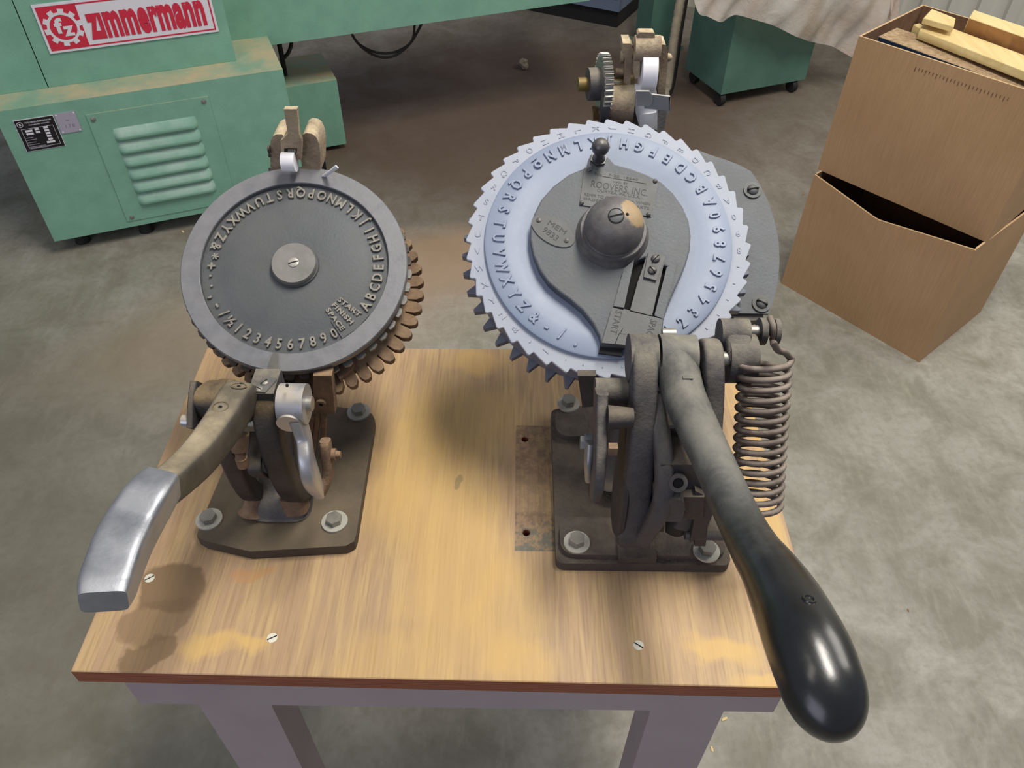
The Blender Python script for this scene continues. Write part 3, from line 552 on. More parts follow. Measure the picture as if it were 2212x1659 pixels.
# pedestal to wheel
bm = B(); a_sweep(bm, [(.487, .205, Z(.018)), (.487, .210, Z(.03)), (.487, .222, Z(.07)), (.482, .240, Z(.11)), (.470, .262, Z(.145))], [.040, .034, .028, .026, .024], [.035, .028, .022, .020, .020], (1, 0, 0), 3.5); build('pedestal', bm, 'iron_dark', mr)
bm = B(); a_cyl(bm, FR.p(0, 0, -.075), FR.p(0, 0, .004), .030, .030, 40); a_sweep(bm, [(.470, .262, Z(.14)), tuple(FR.p(.005, -.04, -.068)), tuple(FR.p(0, 0, -.062))], .022, .014, (1, 0, 0), 3); build('wheel_support', bm, 'iron_dark', mr)
bm = B(); p = [at(a, b, y=.20) for a, b in ((1248, 812), (1288, 812), (1288, 878), (1258, 880))]; a_loft(bm, [p, [v+Vector((0, .014, 0)) for v in p]]); build('support_foot', bm, 'iron_dark', mr, .001)
# pivot assembly along x
PY, PZ = .178, Z(.206)
def xcyl(parent, name, mat, x0, x1, r0, r1=None, y=PY, z=PZ, bev=.0012, seg=40, **k):
    bm = B(); a_cyl(bm, (x0, y, z), (x1, y, z), r0, r1 or r0, seg); return build(name, bm, mat, parent, bev, 3, **k)
xcyl(mr, 'pivot_shaft', 'steel', .464, .5444, .006, bev=.0003)
xcyl(mr, 'rib_boss', 'iron', .4625, .4850, .0195)
# lever
bm = B()
HP = [(1456, 758, .186, .0150), (1459, 782, .173, .0175), (1476, 850, .145, .0168), (1499, 905, .118, .0160), (1524, 960, .092, .0154), (1551, 1020, .066, .0150), (1577, 1080, .040, .0150), (1606, 1140, .014, .0152), (1634, 1190, -.010, .0160), (1662, 1231, -.030, .0168), (1680, 1262, -.043, .0150)]
BP = [(1606, 1140, .014, .0140), (1634, 1190, -.010, .0163), (1665, 1235, -.032, .0180), (1696, 1290, -.055, .0203), (1724, 1350, -.078, .0215), (1750, 1410, -.097, .0221), 0, 0, 0, 0]
def rsweep(bm, L, flat=1.0):
    P = [at(a, b, y=c) for a, b, c, r in L]; a_sweep(bm, P, [r for *_, r in L], [r*flat for *_, r in L], (1, .1, 0), 2.05, 32, 6)
rsweep(bm, HP, .98); lv = build('lever_arm', bm, 'lever_r', mr, label='dusty black round lever bar')
bm = B(); c0 = at(1773, 1472, y=-.113); T_ = at(1817, 1603, y=-.1415); P = [at(a, b, y=c) for a, b, c, q_ in BP[:-4]]; R_ = [q_ for *_, q_ in BP[:-4]]
CC = catmull([tuple(p)+(q_,) for p, q_ in zip(P+[c0], R_+[.0215])], 6)
CC += [tuple(c0+(T_-c0)*math.sin(k*PI/2/14))+(.0215*max(math.cos(k*PI/2/14), .002)**.95,) for k in range(1, 15)]
a_sweep(bm, [c[:3] for c in CC], [c[3] for c in CC], [c[3]*.92 for c in CC], (1, .1, 0), 2.05, 32, 0); bl = build('lever_grip', bm, 'lever_r', mr, label='glossy black pear-shaped grip')
q = at(1748, 1294, y=-.075); d = (CP-q).normalized(); 
xcyl(mr, 'lever_boss', 'lever_r', .4872, .5165, .0192)
hq, hn = hit(bl, 1748, 1294); f = axis_frame(hq, hn); bm = B(); a_ring(bm, f, [(.0042, -.001), (.0036, .0007), (.0026, .0008), (.0018, -.0004)], 24); build('casting_mark', bm, 'lever_r', bl)
hq, hn = hit(lv, 1486, 816); f = axis_frame(hq, hn); bm = B(); a_sweep(bm, [f.p(-.004, 0, .0003), f.p(0, 0, .0006), f.p(.004, 0, .0003)], .0016, .0008, (0, 1, 0), 2, 10); build('casting_mark', bm, 'lever_r', lv)
# casting seam mark on the arm
# right ear, drum, pin, collars
bm = B(); a_sweep(bm, [(.5285, .190, Z(.204)), (.5285, .177, Z(.2115)), (.5285, .166, Z(.206)), (.530, .154, Z(.186)), (.531, .136, Z(.150)), (.531, .130, Z(.115)), (.527, .126, Z(.085)), (.520, .122, Z(.058))], .0085, [.010, .0125, .013, .013, .013, .012, .012, .010], (1, 0, 0), 4.5, 24, 5); build('right_rib', bm, 'iron', mr)
dc = at(1602, 775, x=.558); xcyl(mr, 'crank_drum', 'iron', .5445, .5675, .0205, y=dc.y, z=dc.z, bev=.003)
d2 = at(1583, 722, x=.550); bm = B(); a_cyl(bm, (.5385, d2.y, d2.z), (.5620, d2.y, d2.z), .0130, seg=36); a_sweep(bm, [(.552, d2.y, d2.z), (.552, (d2.y+dc.y)/2, (d2.z+dc.z)/2), (.553, dc.y, dc.z)], [.0115]*3, [.013, .017, .020], (1, 0, 0), 5); build('crank_arm', bm, 'iron', mr, .0015)
pc = at(1640, 716, x=.575)
xcyl(mr, 'crank_pin', 'steel', .556, .590, .0052, y=pc.y, z=pc.z, bev=.0005)
xcyl(mr, 'collar', 'iron', .5745, .5795, .0115, y=pc.y, z=pc.z); xcyl(mr, 'collar', 'iron', .5865, .5905, .0112, y=pc.y, z=pc.z)
# coil spring with hook
sp0 = at(1652, 780, y=.172); sp1 = at(1634, 1096, y=.108); ax = (sp1-sp0); L = ax.length; fs = axis_frame(sp0, ax, (0, 1, 0)); fs = Frame(sp0, (1, 0, 0), Vector((1, 0, 0)).cross(ax.normalized()).cross(Vector((1, 0, 0))).cross(Vector((1, 0, 0))), ax)
e1 = Vector((1, 0, 0)); e1 = (e1-ax.normalized()*e1.dot(ax.normalized())).normalized(); e2 = ax.normalized().cross(e1)
turns = 14.5; P = []
for i in range(int(turns*20)+1):
    a = 2*PI*i/20; P.append(sp0 + ax*(i/(turns*20)) + e1*(.0193*math.cos(a)) + e2*(.0193*math.sin(a)))
hook = [Vector((pc.x+.007, pc.y+.004, pc.z+.012)), Vector((pc.x+.008, pc.y-.006, pc.z+.010)), Vector((pc.x+.0095, pc.y-.012, pc.z-.002)), at(1672, 742, y=.160), at(1680, 756, y=.162), at(1696, 762, y=.166)]
bm = B(); a_tube(bm, [tuple(p) for p in catmull([tuple(h) for h in hook]+[tuple(P[0]+Vector((.002, 0, .001)))], 5)] + [tuple(p) for p in P[1:]], .0027, 10); build('coil_spring', bm, 'spring', mr, label='long coil spring hooked on the crank pin')
p0 = at(1528, 1157, y=.112); p1 = Vector((.600, p0.y+.0, p0.z)); bm = B(); a_cyl(bm, p0-Vector((.02, 0, 0)), p1, .0042, seg=16); build('spring_rod', bm, 'iron', mr)
# steel stub behind the boss
p0 = at(1430, 722, y=.195); p1 = at(1459, 722, y=.195); bm = B(); a_cyl(bm, p0, p1, .0050, seg=24); build('steel_stub', bm, 'steel', mr, .0008)
# left crank bracket
bm = B(); a_sweep(bm, [at(1300, 845, x=.4405), at(1297, 880, x=.440), at(1296, 930, x=.440), at(1294, 990, x=.4395), at(1290, 1040, x=.439), at(1285, 1072, x=.438)], [.0050]*5+[.004], [.010, .014, .016, .016, .013, .007], (1, 0, 0), 5, 20, 5); build('crank_plate', bm, 'iron', mr)
q = at(1320, 850, x=.450); xcyl(mr, 'crank_bar', 'iron', .437, .468, .0115, y=q.y+.004, z=q.z-.002, bev=.002)
q = at(1272, 985, x=.433); bm = B(); a_sweep(bm, [(q.x, q.y-.0, q.z+.017), (q.x-.001, q.y-.007, q.z+.002), (q.x+.001, q.y-.010, q.z-.018)], .0035, [.006, .009, .005], (1, 0, 0), 3); build('light_link', bm, 'clip', mr)
q = at(1256, 957, x=.427); bm = B(); f = axis_frame((q.x+.004, q.y, q.z), (-1, 0, 0)); a_prism(bm, f, hexp(.0062), 0, .005); a_cyl(bm, (q.x+.01, q.y, q.z), (q.x+.003, q.y, q.z), .008, seg=24); build('link_nut', bm, 'clip', mr, .0006)
q = at(1338, 935, x=.452); bm = B(); a_cyl(bm, (q.x-.008, q.y+.016, q.z), (q.x+.012, q.y+.016, q.z), .010, .008, 28); build('link_spacer', bm, 'iron_dark', mr, .001)
q = at(1324, 985, x=.447); bm = B(); a_box(bm, Frame(q, (1, 0, 0), (0, 1, 0), (0, 0, 1)), -.003, .004, .004, .01, -.004, .004); build('link_stop', bm, 'iron_rust', mr, .001)
# inner anvil block with socket screw, tab and roller
def blk(name, pxs, y, th, mat, bev=.0015, parent=None): return quad_plate(parent or mr, name, pxs, y, th, mat, bev)
blk('upper_anvil', [(1428, 1004), (1512, 1004), (1522, 1076), (1416, 1076)], .112, .03, 'iron_dark')
blk('lower_anvil', [(1414, 1074), (1522, 1074), (1518, 1124), (1412, 1116)], .104, .03, 'iron_dark')
q = at(1464, 1042, y=.106); bm = B(); f = axis_frame(q, (0, -.7, .45)); a_ring(bm, f, [(.0078, -.008), (.0078, .0022), (.0045, .0022), (.0045, -.002)], 32); sc_ = build('socket_screw', bm, 'iron', mr, .0008, 2)
bm = B(); a_prism(bm, f, hexp(.0046, .3), -.004, .0012); build('socket', bm, 'dark', sc_)
bm = B(); q0_ = at(1432, 1128, y=.104); tp = [at(a, b, y=.098) for a, b in ((1429, 1127), (1436, 1084), (1444, 1079), (1470, 1079), (1479, 1087), (1480, 1100), (1472, 1128))]; a_loft(bm, [tp, [v+Vector((0, .01, 0)) for v in tp]]); build('anvil_tab', bm, 'iron', mr, .0012)
blk('steel_shim', [(1445, 926), (1473, 926), (1476, 950), (1460, 967), (1446, 960)], .150, .004, 'clip', .0005)
blk('rear_block', [(1440, 968), (1470, 968), (1470, 1006), (1440, 1006)], .150, .02, 'iron_dark')
bm = B(); q = at(1470, 1146, y=.112); a_sweep(bm, [(q.x-.009, q.y+.016, q.z-.004), (q.x, q.y+.015, q.z-.004), (q.x+.008, q.y+.017, q.z-.004)], [.011, .014, .010], [.014, .017, .013], (0, 1, 0), 2.4, 32); build('feed_roller', bm, 'rubber', mr)
bm = B(); p = [at(a, b, y=.106) for a, b in ((1502, 1060), (1530, 1075), (1540, 1110), (1524, 1150), (1505, 1165), (1490, 1172), (1500, 1120))]; a_loft(bm, [p, [v+Vector((0, .02, 0)) for v in p]]); build('roller_bracket', bm, 'iron_dark', mr, .002)
blk('bracket_foot', [(1506, 1125), (1530, 1130), (1524, 1180), (1500, 1180)], .108, .02, 'iron_dark')
xcyl(mr, 'drive_stub', 'iron_dark', .487, .503, .010, y=.118, z=Z(.066))

# letter wheel
loops = []
nT = 44; stp = 2*PI/nT
def petals(a0, r_root, r_tip):
    L = []
    for i in range(nT):
        a = a0 + i*stp
        for f, r in ((-.90, r_root), (-.62, r_root+(r_tip-r_root)*.36), (-.34, r_root+(r_tip-r_root)*.72), (-.17, r_tip), (-.07, r_tip+.0002), (.0, r_tip-.0010), (.035, r_tip-.0030), (.06, r_root+.0004)): L.append((r*math.cos(a+f*stp), r*math.sin(a+f*stp)))
    return L
tipa = math.radians(1.9)
curve_part(mr, 'finger_ring', 'blue_finger', FR, [petals(tipa, .1262, .1306), circ(.100, 96)], -.0062, .0012, .0008, label='pale ring of saw-toothed letter fingers')
bm = B(); a_ring(bm, FR, [(.060, -.006), (.060, -.0020), (.070, -.0022), (.084, -.0012), (.092, .0002), (.111, .0004), (.1128, -.0004), (.1132, -.0018), (.1132, -.006)], 160); dr = build('letter_wheel', bm, 'blue', mr, label='pale blue letter wheel')
bm = B(); a_ring(bm, FR, [(.090, -.030), (.090, -.0075), (.1235, -.0082), (.1262, -.011), (.1268, -.028), (.125, -.030)], 128); build('wheel_drum', bm, 'blue_dark', mr)
L = []
for i in range(nT):
    a = 2*PI*(i+.3)/nT
    for f, r in ((-.40, .1225), (-.06, .1362), (.08, .1362), (.36, .1225)): L.append((r*math.cos(a+f*stp), r*math.sin(a+f*stp)))
curve_part(mr, 'ratchet_wheel', 'blue_dark', FR, [L, circ(.06, 64)], -.0345, .0040, .0006, label='blue grey ratchet wheel with pointed teeth')
bm = B(); a_ring(bm, FR, [(.090, -.052), (.090, -.040), (.121, -.040), (.123, -.046), (.120, -.052)], 128); build('drum_skirt', bm, 'blue_dark', mr)
seqr = ['1', '2', '3', '4', '5', '6', '7', '8', '9', '0', 'A', 'B', 'C', 'D', 'E', 'F', 'G', 'H', 'J', 'K', 'L', 'M', 'N', 'O_', 'P', 'Q', 'R', 'S', 'T', 'U', 'V', 'W', 'X', 'Y', 'Z', '&', '-', '/', '.']
for i, ch in enumerate(seqr):
    a = math.radians(-49.2 + (i-1)*8.22 + (0 if i < 30 else .15)); rr_ = .1022 if i < 26 else .1010
    if ch == 'O_':
        lt = place('raised_letter', text_mesh('O', .0098, .0012, .0003, .0004), 'blue', dr, FR.M((rr_-.001)*math.cos(a), (rr_-.001)*math.sin(a), .0010, a+PI/2, 1, 1))
        bm = B(); a_sweep(bm, [FR.p((rr_+.0048)*math.cos(a-.028), (rr_+.0048)*math.sin(a-.028), .0014), FR.p((rr_+.0048)*math.cos(a+.028), (rr_+.0048)*math.sin(a+.028), .0014)], .0006, .0006, (0, 0, 1), 2, 8, 0); build('letter_bar', bm, 'blue', dr); continue
    me = text_mesh(ch, .0146 if ch not in '.' else .019, .0007, .00030, .0003)
    place('raised_letter', me, 'blue', dr, FR.M(rr_*math.cos(a), rr_*math.sin(a), .0010, a+PI/2, .80, 1))
for i in range(nT):
    a = tipa + (i-.42)*stp; ad = math.degrees(a); k = round((ad+49.2)/8.18+1.35); 
    ch = seqr[k] if 0 <= k < len(seqr) and seqr[k] != 'O_' else ('O' if k == 23 else '-')
    place('finger_letter', text_mesh(ch, .0082, .0002, .00025, -.0001), 'blue_finger', dr, FR.M((.1200*math.cos(a)), (.1200*math.sin(a)), -.0040, a+PI, 1, 1))
# cover plate (teardrop) with slot for the slide
cov = [(860, 390), (868, 345), (885, 308), (925, 286), (968, 296), (1000, 328), (1040, 372), (1150, 402), (1250, 440), (1340, 486), (1420, 560), (1480, 645), (1518, 735), (1532, 830), (1525, 930), (1500, 1020), (1462, 1110), (1420, 1200), (1385, 1290), (1355, 1375), (1345, 1560),
       (955, 1545), (940, 1480), (900, 1400), (830, 1312), (750, 1245), (680, 1195), (610, 1135), (555, 1055), (515, 960), (495, 860), (498, 770), (520, 690), (565, 600), (640, 515), (740, 440), (835, 400)]
hc = .0085
cl = [FR.uv(*c5(x, y), hc) for x, y in cov]; slot = [FR.uv(*c5(x, y), hc) for x, y in [(1168, 1000), (1235, 975), (1380, 1035), (1292, 1352), (1098, 1302)]]
cv = curve_part(mr, 'cover_plate', 'plate_r', FR, [cl, slot], .0026, .0043, .0016, label='dusty grey teardrop cover casting')
bm = B(); a_prism(bm, FR, [FR.uv(*c5(x, y), 0) for x, y in [(1130, 960), (1400, 960), (1330, 1370), (1070, 1330)]], -.001, .0008); build('slot_floor', bm, 'dark', cv)
bm = B(); a_prism(bm, FR, [FR.uv(*c5(x, y), hc+.002) for x, y in [(1255, 940), (1368, 968), (1282, 1348), (1140, 1312), (1190, 1130)]], .002, hc+.001); slide = build('slide_bar', bm, 'badge', mr, .0006)
for pl_ in ([(1098, 1050), (1165, 990), (1100, 1300), (1032, 1290)], [(1375, 1040), (1440, 1010), (1352, 1372), (1296, 1350)]):
    bm = B(); a_prism(bm, FR, [FR.uv(*c5(x, y), hc+.003) for x, y in pl_], hc-.001, hc+.0035); build('slide_rail', bm, 'plate_r', cv, .0012)
bm = B(); a_prism(bm, FR, [FR.uv(*c5(x, y), hc+.004) for x, y in [(1258, 936), (1368, 966), (1310, 1122), (1228, 1098)]], hc+.001, hc+.0036); ck = build('clamp_plate', bm, 'badge', slide, .0004)
for x, y, s_ in ((1303, 984, .8), (1282, 1058, -.9)): slot_screw(slide, FR.px(*c5(x, y), hc+.0038), FR.ez, .0040, s_, 'ball', .5)
hb_ = hc+.0045
bm = B(); a_prism(bm, FR, [FR.uv(*c5(x, y), hb_) for x, y in [(1024, 1298), (1350, 1372), (1318, 1560), (957, 1525)]], -.002, hb_); bk = build('index_block', bm, 'badge', mr, .0006)
bm = B(); a_prism(bm, FR, [FR.uv(*c5(x, y), .004) for x, y in [(957, 1500), (1090, 1530), (1085, 1610), (935, 1590)]], -.006, .004); build('index_foot', bm, 'rubber', mr, .0008)
def lettering(s_, fr, pa, pb, h, size, mat, parent, ext=.00035, name='lettering', off=0, sx=1):
    u0, v0 = fr.uv(*pa, h); u1, v1 = fr.uv(*pb, h); a = math.atan2(v1-v0, u1-u0); me = text_mesh(s_, size, ext, 0, off)
    L = math.hypot(u1-u0, v1-v0); wd_ = max(v.co.x for v in me.vertices)-min(v.co.x for v in me.vertices)
    return place(name, me, mat, parent, fr.M((u0+u1)/2, (v0+v1)/2, h, a, L/wd_*sx, 1))
lettering('START', FR, c5(1066, 1318), c5(1028, 1468), hb_, .0085, 'stamp', bk, .0002)
lettering('SPACE', FR, c5(1290, 1378), c5(1252, 1500), hb_, .0085, 'stamp', bk, .0002)
for la in ([(1090, 1432), (1075, 1468), (1108, 1470)], [(1072, 1462), (1042, 1532)], [(1195, 1468), (1235, 1474)]):
    bm = B(); a_tube(bm, [tuple(FR.px(*c5(*p), hb_)) for p in la], .00028, 6); build('index_line', bm, 'dark', bk)
# dome, knob
bm = B(); a_lathe(bm, FR, [(.0345, 0), (.0330, .0090), (.0310, .0125), (.0302, .0145), (.0300, .0190), (.0292, .0202), (.0268, .0203), (.0260, .0210), (.0264, .0225), (.0262, .0275), (.0250, .0330), (.0225, .0385), (.0188, .0430), (.0140, .0463), (.0075, .0484), (.0003, .0490)], 72, .0028, .0012); _q = FR.px(1368, 462, .040)
def m_dome():
    k = N('dusty_dome_with_tan_grease_patch'); g = k.coord(); n = k.noise(g, 90, 5, .6); n2 = k.noise(g, 160, 3)
    v = k.n('ShaderNodeVectorMath', operation='DISTANCE'); k.l(g, v.inputs[0]); v.inputs[1].default_value = tuple(_q)
    f = k.rng(k.math('ADD', v.outputs['Value'], k.math('MULTIPLY', k.math('SUBTRACT', n2, .5), .006)), .0145, .0125)
    c = k.mix(k.rng(n, .35, .65), srgb('565355'), srgb('686563')); k.l(k.mix(k.math('MULTIPLY', f, .85), c, srgb('a98f68')), k.b.inputs['Base Color']); k.b.inputs['Roughness'].default_value = .5
    k.bump(k.noise(g, 300, 4), .3, .001); return k.m
M['dome'] = m_dome()
dm = build('hub_dome', bm, 'dome', mr, label='domed grease cap over the hub')
k = M['plate_r']
hq, hn = hit(dm, 1331, 466); slot_screw(dm, hq-hn*.0004, hn, .0062, .2, 'badge', .12)
bm = B(); a_ring(bm, axis_frame(hq, hn, (0, 1, 0)), [(.0070, -.0012), (.0070, .0001), (.0063, .0001), (.0063, -.0012)], 28); build('screw_recess', bm, 'dark', dm)
q, hn = hit(dm, 1355, 463); bm = B(); a_lathe(bm, axis_frame(q, hn), [(.0015, -.001), (.0015, .0002)], 14); build('oil_hole', bm, 'dark', dm)
kb = FR.px(1293, 345, hc); kt = kb+FR.ez*.021
fk = axis_frame(kb, FR.ez); bm = B(); a_prism(bm, fk, hexp(.0078, .3), 0, .0028); a_lathe(bm, fk, [(.0062, .0028), (.0048, .006), (.0042, .013)], 24); kn = build('knob_nut', bm, 'ball', mr, .0006)
bm = B(); a_sphere(bm, kt, .0082); build('ball_knob', bm, 'ball', mr)
# maker plate
hp = hc+.0012
cr = [FR.uv(*c5(x, y), hp) for x, y in [(846, 393), (1322, 486), (1276, 712), (812, 634)]]
bm = B(); a_prism(bm, FR, cr, hc-.0002, hp); mp = build('maker_plate', bm, 'badge', mr, .0003, 1, label='rectangular stamped maker plate with four rivets')
for x, y in ((876, 409), (1301, 482), (828, 622), (1258, 698)): bm = B(); a_lathe(bm, axis_frame(FR.px(*c5(x, y), hp), FR.ez), [(.0022, -.0002), (.0021, .0008), (.0013, .0016), (.0002, .0019)], 16); build('rivet', bm, 'ball', mp)
def ml_(s_, xa, ya, xb, yb, size, off=0): lettering(s_, FR, c5(xa, ya), c5(xb, yb), hp, size, 'stamp', mp, .00018, off=off)
ml_('No.', 912, 436, 965, 446, .0045); ml_('7-20  18540', 1000, 442, 1190, 474, .0035); ml_('MFD. BY', 1030, 488, 1125, 500, .0030)
ml_('ROOVERS, INC.', 888, 500, 1252, 562, .0098); ml_('DURYEA, PA. U.S.A.', 928, 541, 1205, 588, .0042); ml_('REFER TO CATALOG No. WHEN', 842, 568, 1268, 632, .0040); ml_('ORDERING REPAIR PARTS', 838, 595, 1262, 660, .0040)
bm = B(); a_tube(bm, [tuple(FR.px(*c5(965, 452), hp)), tuple(FR.px(*c5(1245, 500), hp))], .0003, 6); build('ruled_line', bm, 'stamp', mp)
# oval badge
uo = FR.uv(*c5(641, 802), hp); ua = FR.uv(*c5(762, 880), hp); ang = math.atan2(ua[1]-uo[1], ua[0]-uo[0]); A_ = .0222; B_ = .0122
ell = [(uo[0]+A_*math.cos(t_)*math.cos(ang)-B_*math.sin(t_)*math.sin(ang), uo[1]+A_*math.cos(t_)*math.sin(ang)+B_*math.sin(t_)*math.cos(ang)) for t_ in [2*PI*i/48 for i in range(48)]]
bm = B(); a_prism(bm, FR, ell, hc-.0002, hp); ob = build('oval_badge', bm, 'badge', mr, .0004, 1, label='oval stamped number badge')
for x, y in ((549, 735), (729, 866)): bm = B(); a_lathe(bm, axis_frame(FR.px(*c5(x, y), hp), FR.ez), [(.0023, -.0002), (.0022, .0006), (.0002, .0014)], 16); build('rivet', bm, 'ball', ob)
lettering('MEM', FR, c5(612, 748), c5(722, 818), hp, .0070, 'stamp', ob, .00018); lettering('9833', FR, c5(580, 792), c5(672, 858), hp, .0080, 'stamp', ob, .0002)
# guard plate at the right of the wheel
hg = -.046
gp = [FR.uv(*c5(x, y), hg) for x, y in [(1560, 275), (1650, 310), (1760, 345), (1850, 380), (1920, 418), (1975, 500), (2030, 610), (2070, 730), (2098, 860), (2104, 1000), (2095, 1120), (2070, 1240), (2035, 1338), (1770, 1335), (1500, 1200), (1450, 600)]]
bm = B(); a_prism(bm, FR, gp, hg-.004, hg); gd = build('guard_plate', bm, 'plate_r', mr, .0008)
for x, y, s_ in ((1930, 540, .15), (1988, 1272, -.5)): slot_screw(gd, FR.px(*c5(x, y), hg+.001), FR.ez, .0058, s_, 'badge', .5, washer=.0088)
bm = B(); p = [FR.px(*c5(x, y), hg-.004) for x, y in [(1800, 1338), (2000, 1338), (2000, 1375), (1820, 1395)]]; a_loft(bm, [p, [v-FR.ez*.012 for v in p]]); build('guard_block', bm, 'iron', mr, .001)

# tape head at the back of the right machine
c7 = lambda x, y: (1200+x/5.53, 40+y/5.53)
YR = .470
def hp7(name, pxs, y, th, mat, bev=.0015, parent=None): return quad_plate(parent or mr, name, [c7(*p) for p in pxs], y, th, mat, bev)
hp7('head_cheek', [(805, 298), (895, 300), (930, 370), (905, 560), (892, 860), (812, 860), (822, 560), (830, 480), (790, 400)], YR, .022, 'head', .003)
hp7('head_cheek', [(1250, 310), (1318, 315), (1345, 400), (1335, 560), (1310, 915), (1225, 900), (1250, 560)], YR, .022, 'head', .003)
hp7('column', [(1215, 900), (1308, 915), (1295, 1330), (1215, 1330)], YR+.002, .014, 'iron_rust', .002)
bm = B(); p0, p1 = at(*c7(632, 1010), y=YR), at(*c7(915, 1010), y=YR); a_cyl(bm, p0, p1, .0190, seg=40); build('motor_housing', bm, 'head', mr, .003, 3)
hp7('thumb_tab', [(1000, 165), (1170, 168), (1186, 190), (1190, 270), (1200, 320), (978, 320), (980, 190)], YR-.006, .010, 'head', .003)
bm = B(); a_cyl(bm, at(*c7(938, 365), y=YR-.002), at(*c7(1243, 365), y=YR-.002), .0125, seg=36); build('lever_cap', bm, 'head', mr, .003, 3)
hp7('roller_cheek', [(940, 450), (1010, 450), (1005, 650), (985, 715), (950, 720), (928, 640), (940, 520)], YR-.012, .012, 'head', .002)
hp7('roller_cheek', [(1195, 450), (1245, 450), (1243, 620), (1225, 700), (1196, 720), (1190, 640)], YR-.012, .012, 'head', .002)
bm = B(); p0, p1 = at(*c7(1016, 625), y=YR-.006), at(*c7(1194, 625), y=YR-.006); a_cyl(bm, p0, p1, .0185, seg=44); build('feed_roller', bm, 'white_r', mr, .0015)
tr = hp7('feed_tray', [(948, 800), (1190, 790), (1218, 920), (1215, 1330), (1000, 1290), (955, 1120)], YR-.010, .004, 'tray', .001)
hp7('tray_insert', [(1000, 1150), (1120, 1140), (1205, 1120), (1170, 1200), (1165, 1320), (1005, 1290)], YR-.013, .003, 'tray', .0008, tr)
bm = B(); p = [at(*c7(x, y), y=YR-.03) for x, y in [(1050, 895), (1370, 935), (1368, 1102), (1060, 1075)]]; a_loft(bm, [p, [v+Vector((0, .0014, .0005)) for v in p]])
p = [at(*c7(x, y), y=YR-.03) for x, y in [(1370, 935), (1370, 1102)]]; qv = [at(*c7(x, y), y=YR-.012) for x, y in [(1330, 1180), (1375, 960)]]; a_loft(bm, [[p[0], p[1], qv[0], qv[1]], [v-Vector((.0014, 0, 0)) for v in (p[0], p[1], qv[0], qv[1])]])
build('tape_clip', bm, 'clip', mr, .0004, 1)
bm = B(); p = [at(*c7(x, y), y=YR-.033) for x, y in [(962, 870), (1120, 872), (1162, 930), (1160, 1000), (1130, 1048), (970, 1045)]]; a_loft(bm, [p, [v+Vector((0, .0016, .0005)) for v in p]]); build('clip_flap', bm, 'clip', mr, .0004, 1)
gx = at(*c7(575, 780), y=YR+.004); gfr = axis_frame(gx, (1, .12, 0))
curve_part(mr, 'small_gear', 'steel', gfr, [gear_loop(32, .0255, .0285, .25, .3), circ(.004, 16)], .0, .0040, .0004)
bm = B(); a_cyl(bm, gfr.p(0, 0, -.016), gfr.p(0, 0, -.004), .0195*.8, seg=28); gh = build('gear_hub', bm, 'iron', mr, .001)
bm = B(); a_cyl(bm, gfr.p(0, 0, -.026), gfr.p(0, 0, .030), .0070, seg=20); build('gear_shaft', bm, 'brass', mr, .001)
bm = B(); p0, p1 = at(*c7(525, 1075), y=YR-.004), at(*c7(632, 1075), y=YR-.004); a_cyl(bm, p0, p1, .0185, seg=36); build('ribbon_drum', bm, 'iron_dark', mr, .0015)
bm = B(); a_cyl(bm, at(*c7(715, 635), y=YR+.004), at(*c7(810, 635), y=YR+.004), .0036, seg=14); build('spring_post', bm, 'head', mr, .0004)
P = []; s0 = at(*c7(725, 705), y=YR+.008); s1 = at(*c7(722, 850), y=YR+.008)
for i in range(11*14+1): a = 2*PI*i/14; P.append(s0+(s1-s0)*(i/154)+Vector((.0085*math.cos(a), .0085*math.sin(a), 0)))
bm = B(); a_tube(bm, P, .0011, 6); build('return_spring', bm, 'steel', mr)
bm = B(); a_tube(bm, [at(*c7(745, 640), y=YR+.004), at(*c7(757, 700), y=YR+.004), at(*c7(735, 705), y=YR+.006)], .0008, 6); build('spring_hook', bm, 'steel', mr)
hp7('brass_pawl', [(618, 800), (640, 780), (668, 735), (690, 735), (690, 770), (670, 800), (730, 830), (800, 820), (800, 850), (620, 850)], YR+.012, .003, 'brass', .0006)
hp7('brass_lug', [(455, 1110), (525, 1100), (525, 1215), (450, 1215)], YR-.004, .01, 'brass', .001); hp7('brass_lug', [(440, 1080), (480, 1075), (478, 1115), (445, 1120)], YR-.006, .006, 'brass', .001)
bm = B(); a_cyl(bm, at(*c7(775, 460), y=YR+.01), at(*c7(815, 460), y=YR+.01), .006, seg=20); a_sphere(bm, at(*c7(932, 350), y=YR+.01), .0035); a_sphere(bm, at(*c7(1345, 465), y=YR+.01), .004); build('pivot_stud', bm, 'head', mr, .0008)
bm = B(); p0 = at(*c7(860, 1150), y=YR+.012); a_sweep(bm, [(p0.x+.01, p0.y, p0.z+.01), (p0.x+.005, p0.y-.03, p0.z-.05), tuple(FR.p(0, .03, -.066))], [.030, .026, .022], [.012, .014, .014], (1, 0, 0), 4); build('head_bracket', bm, 'iron', mr)

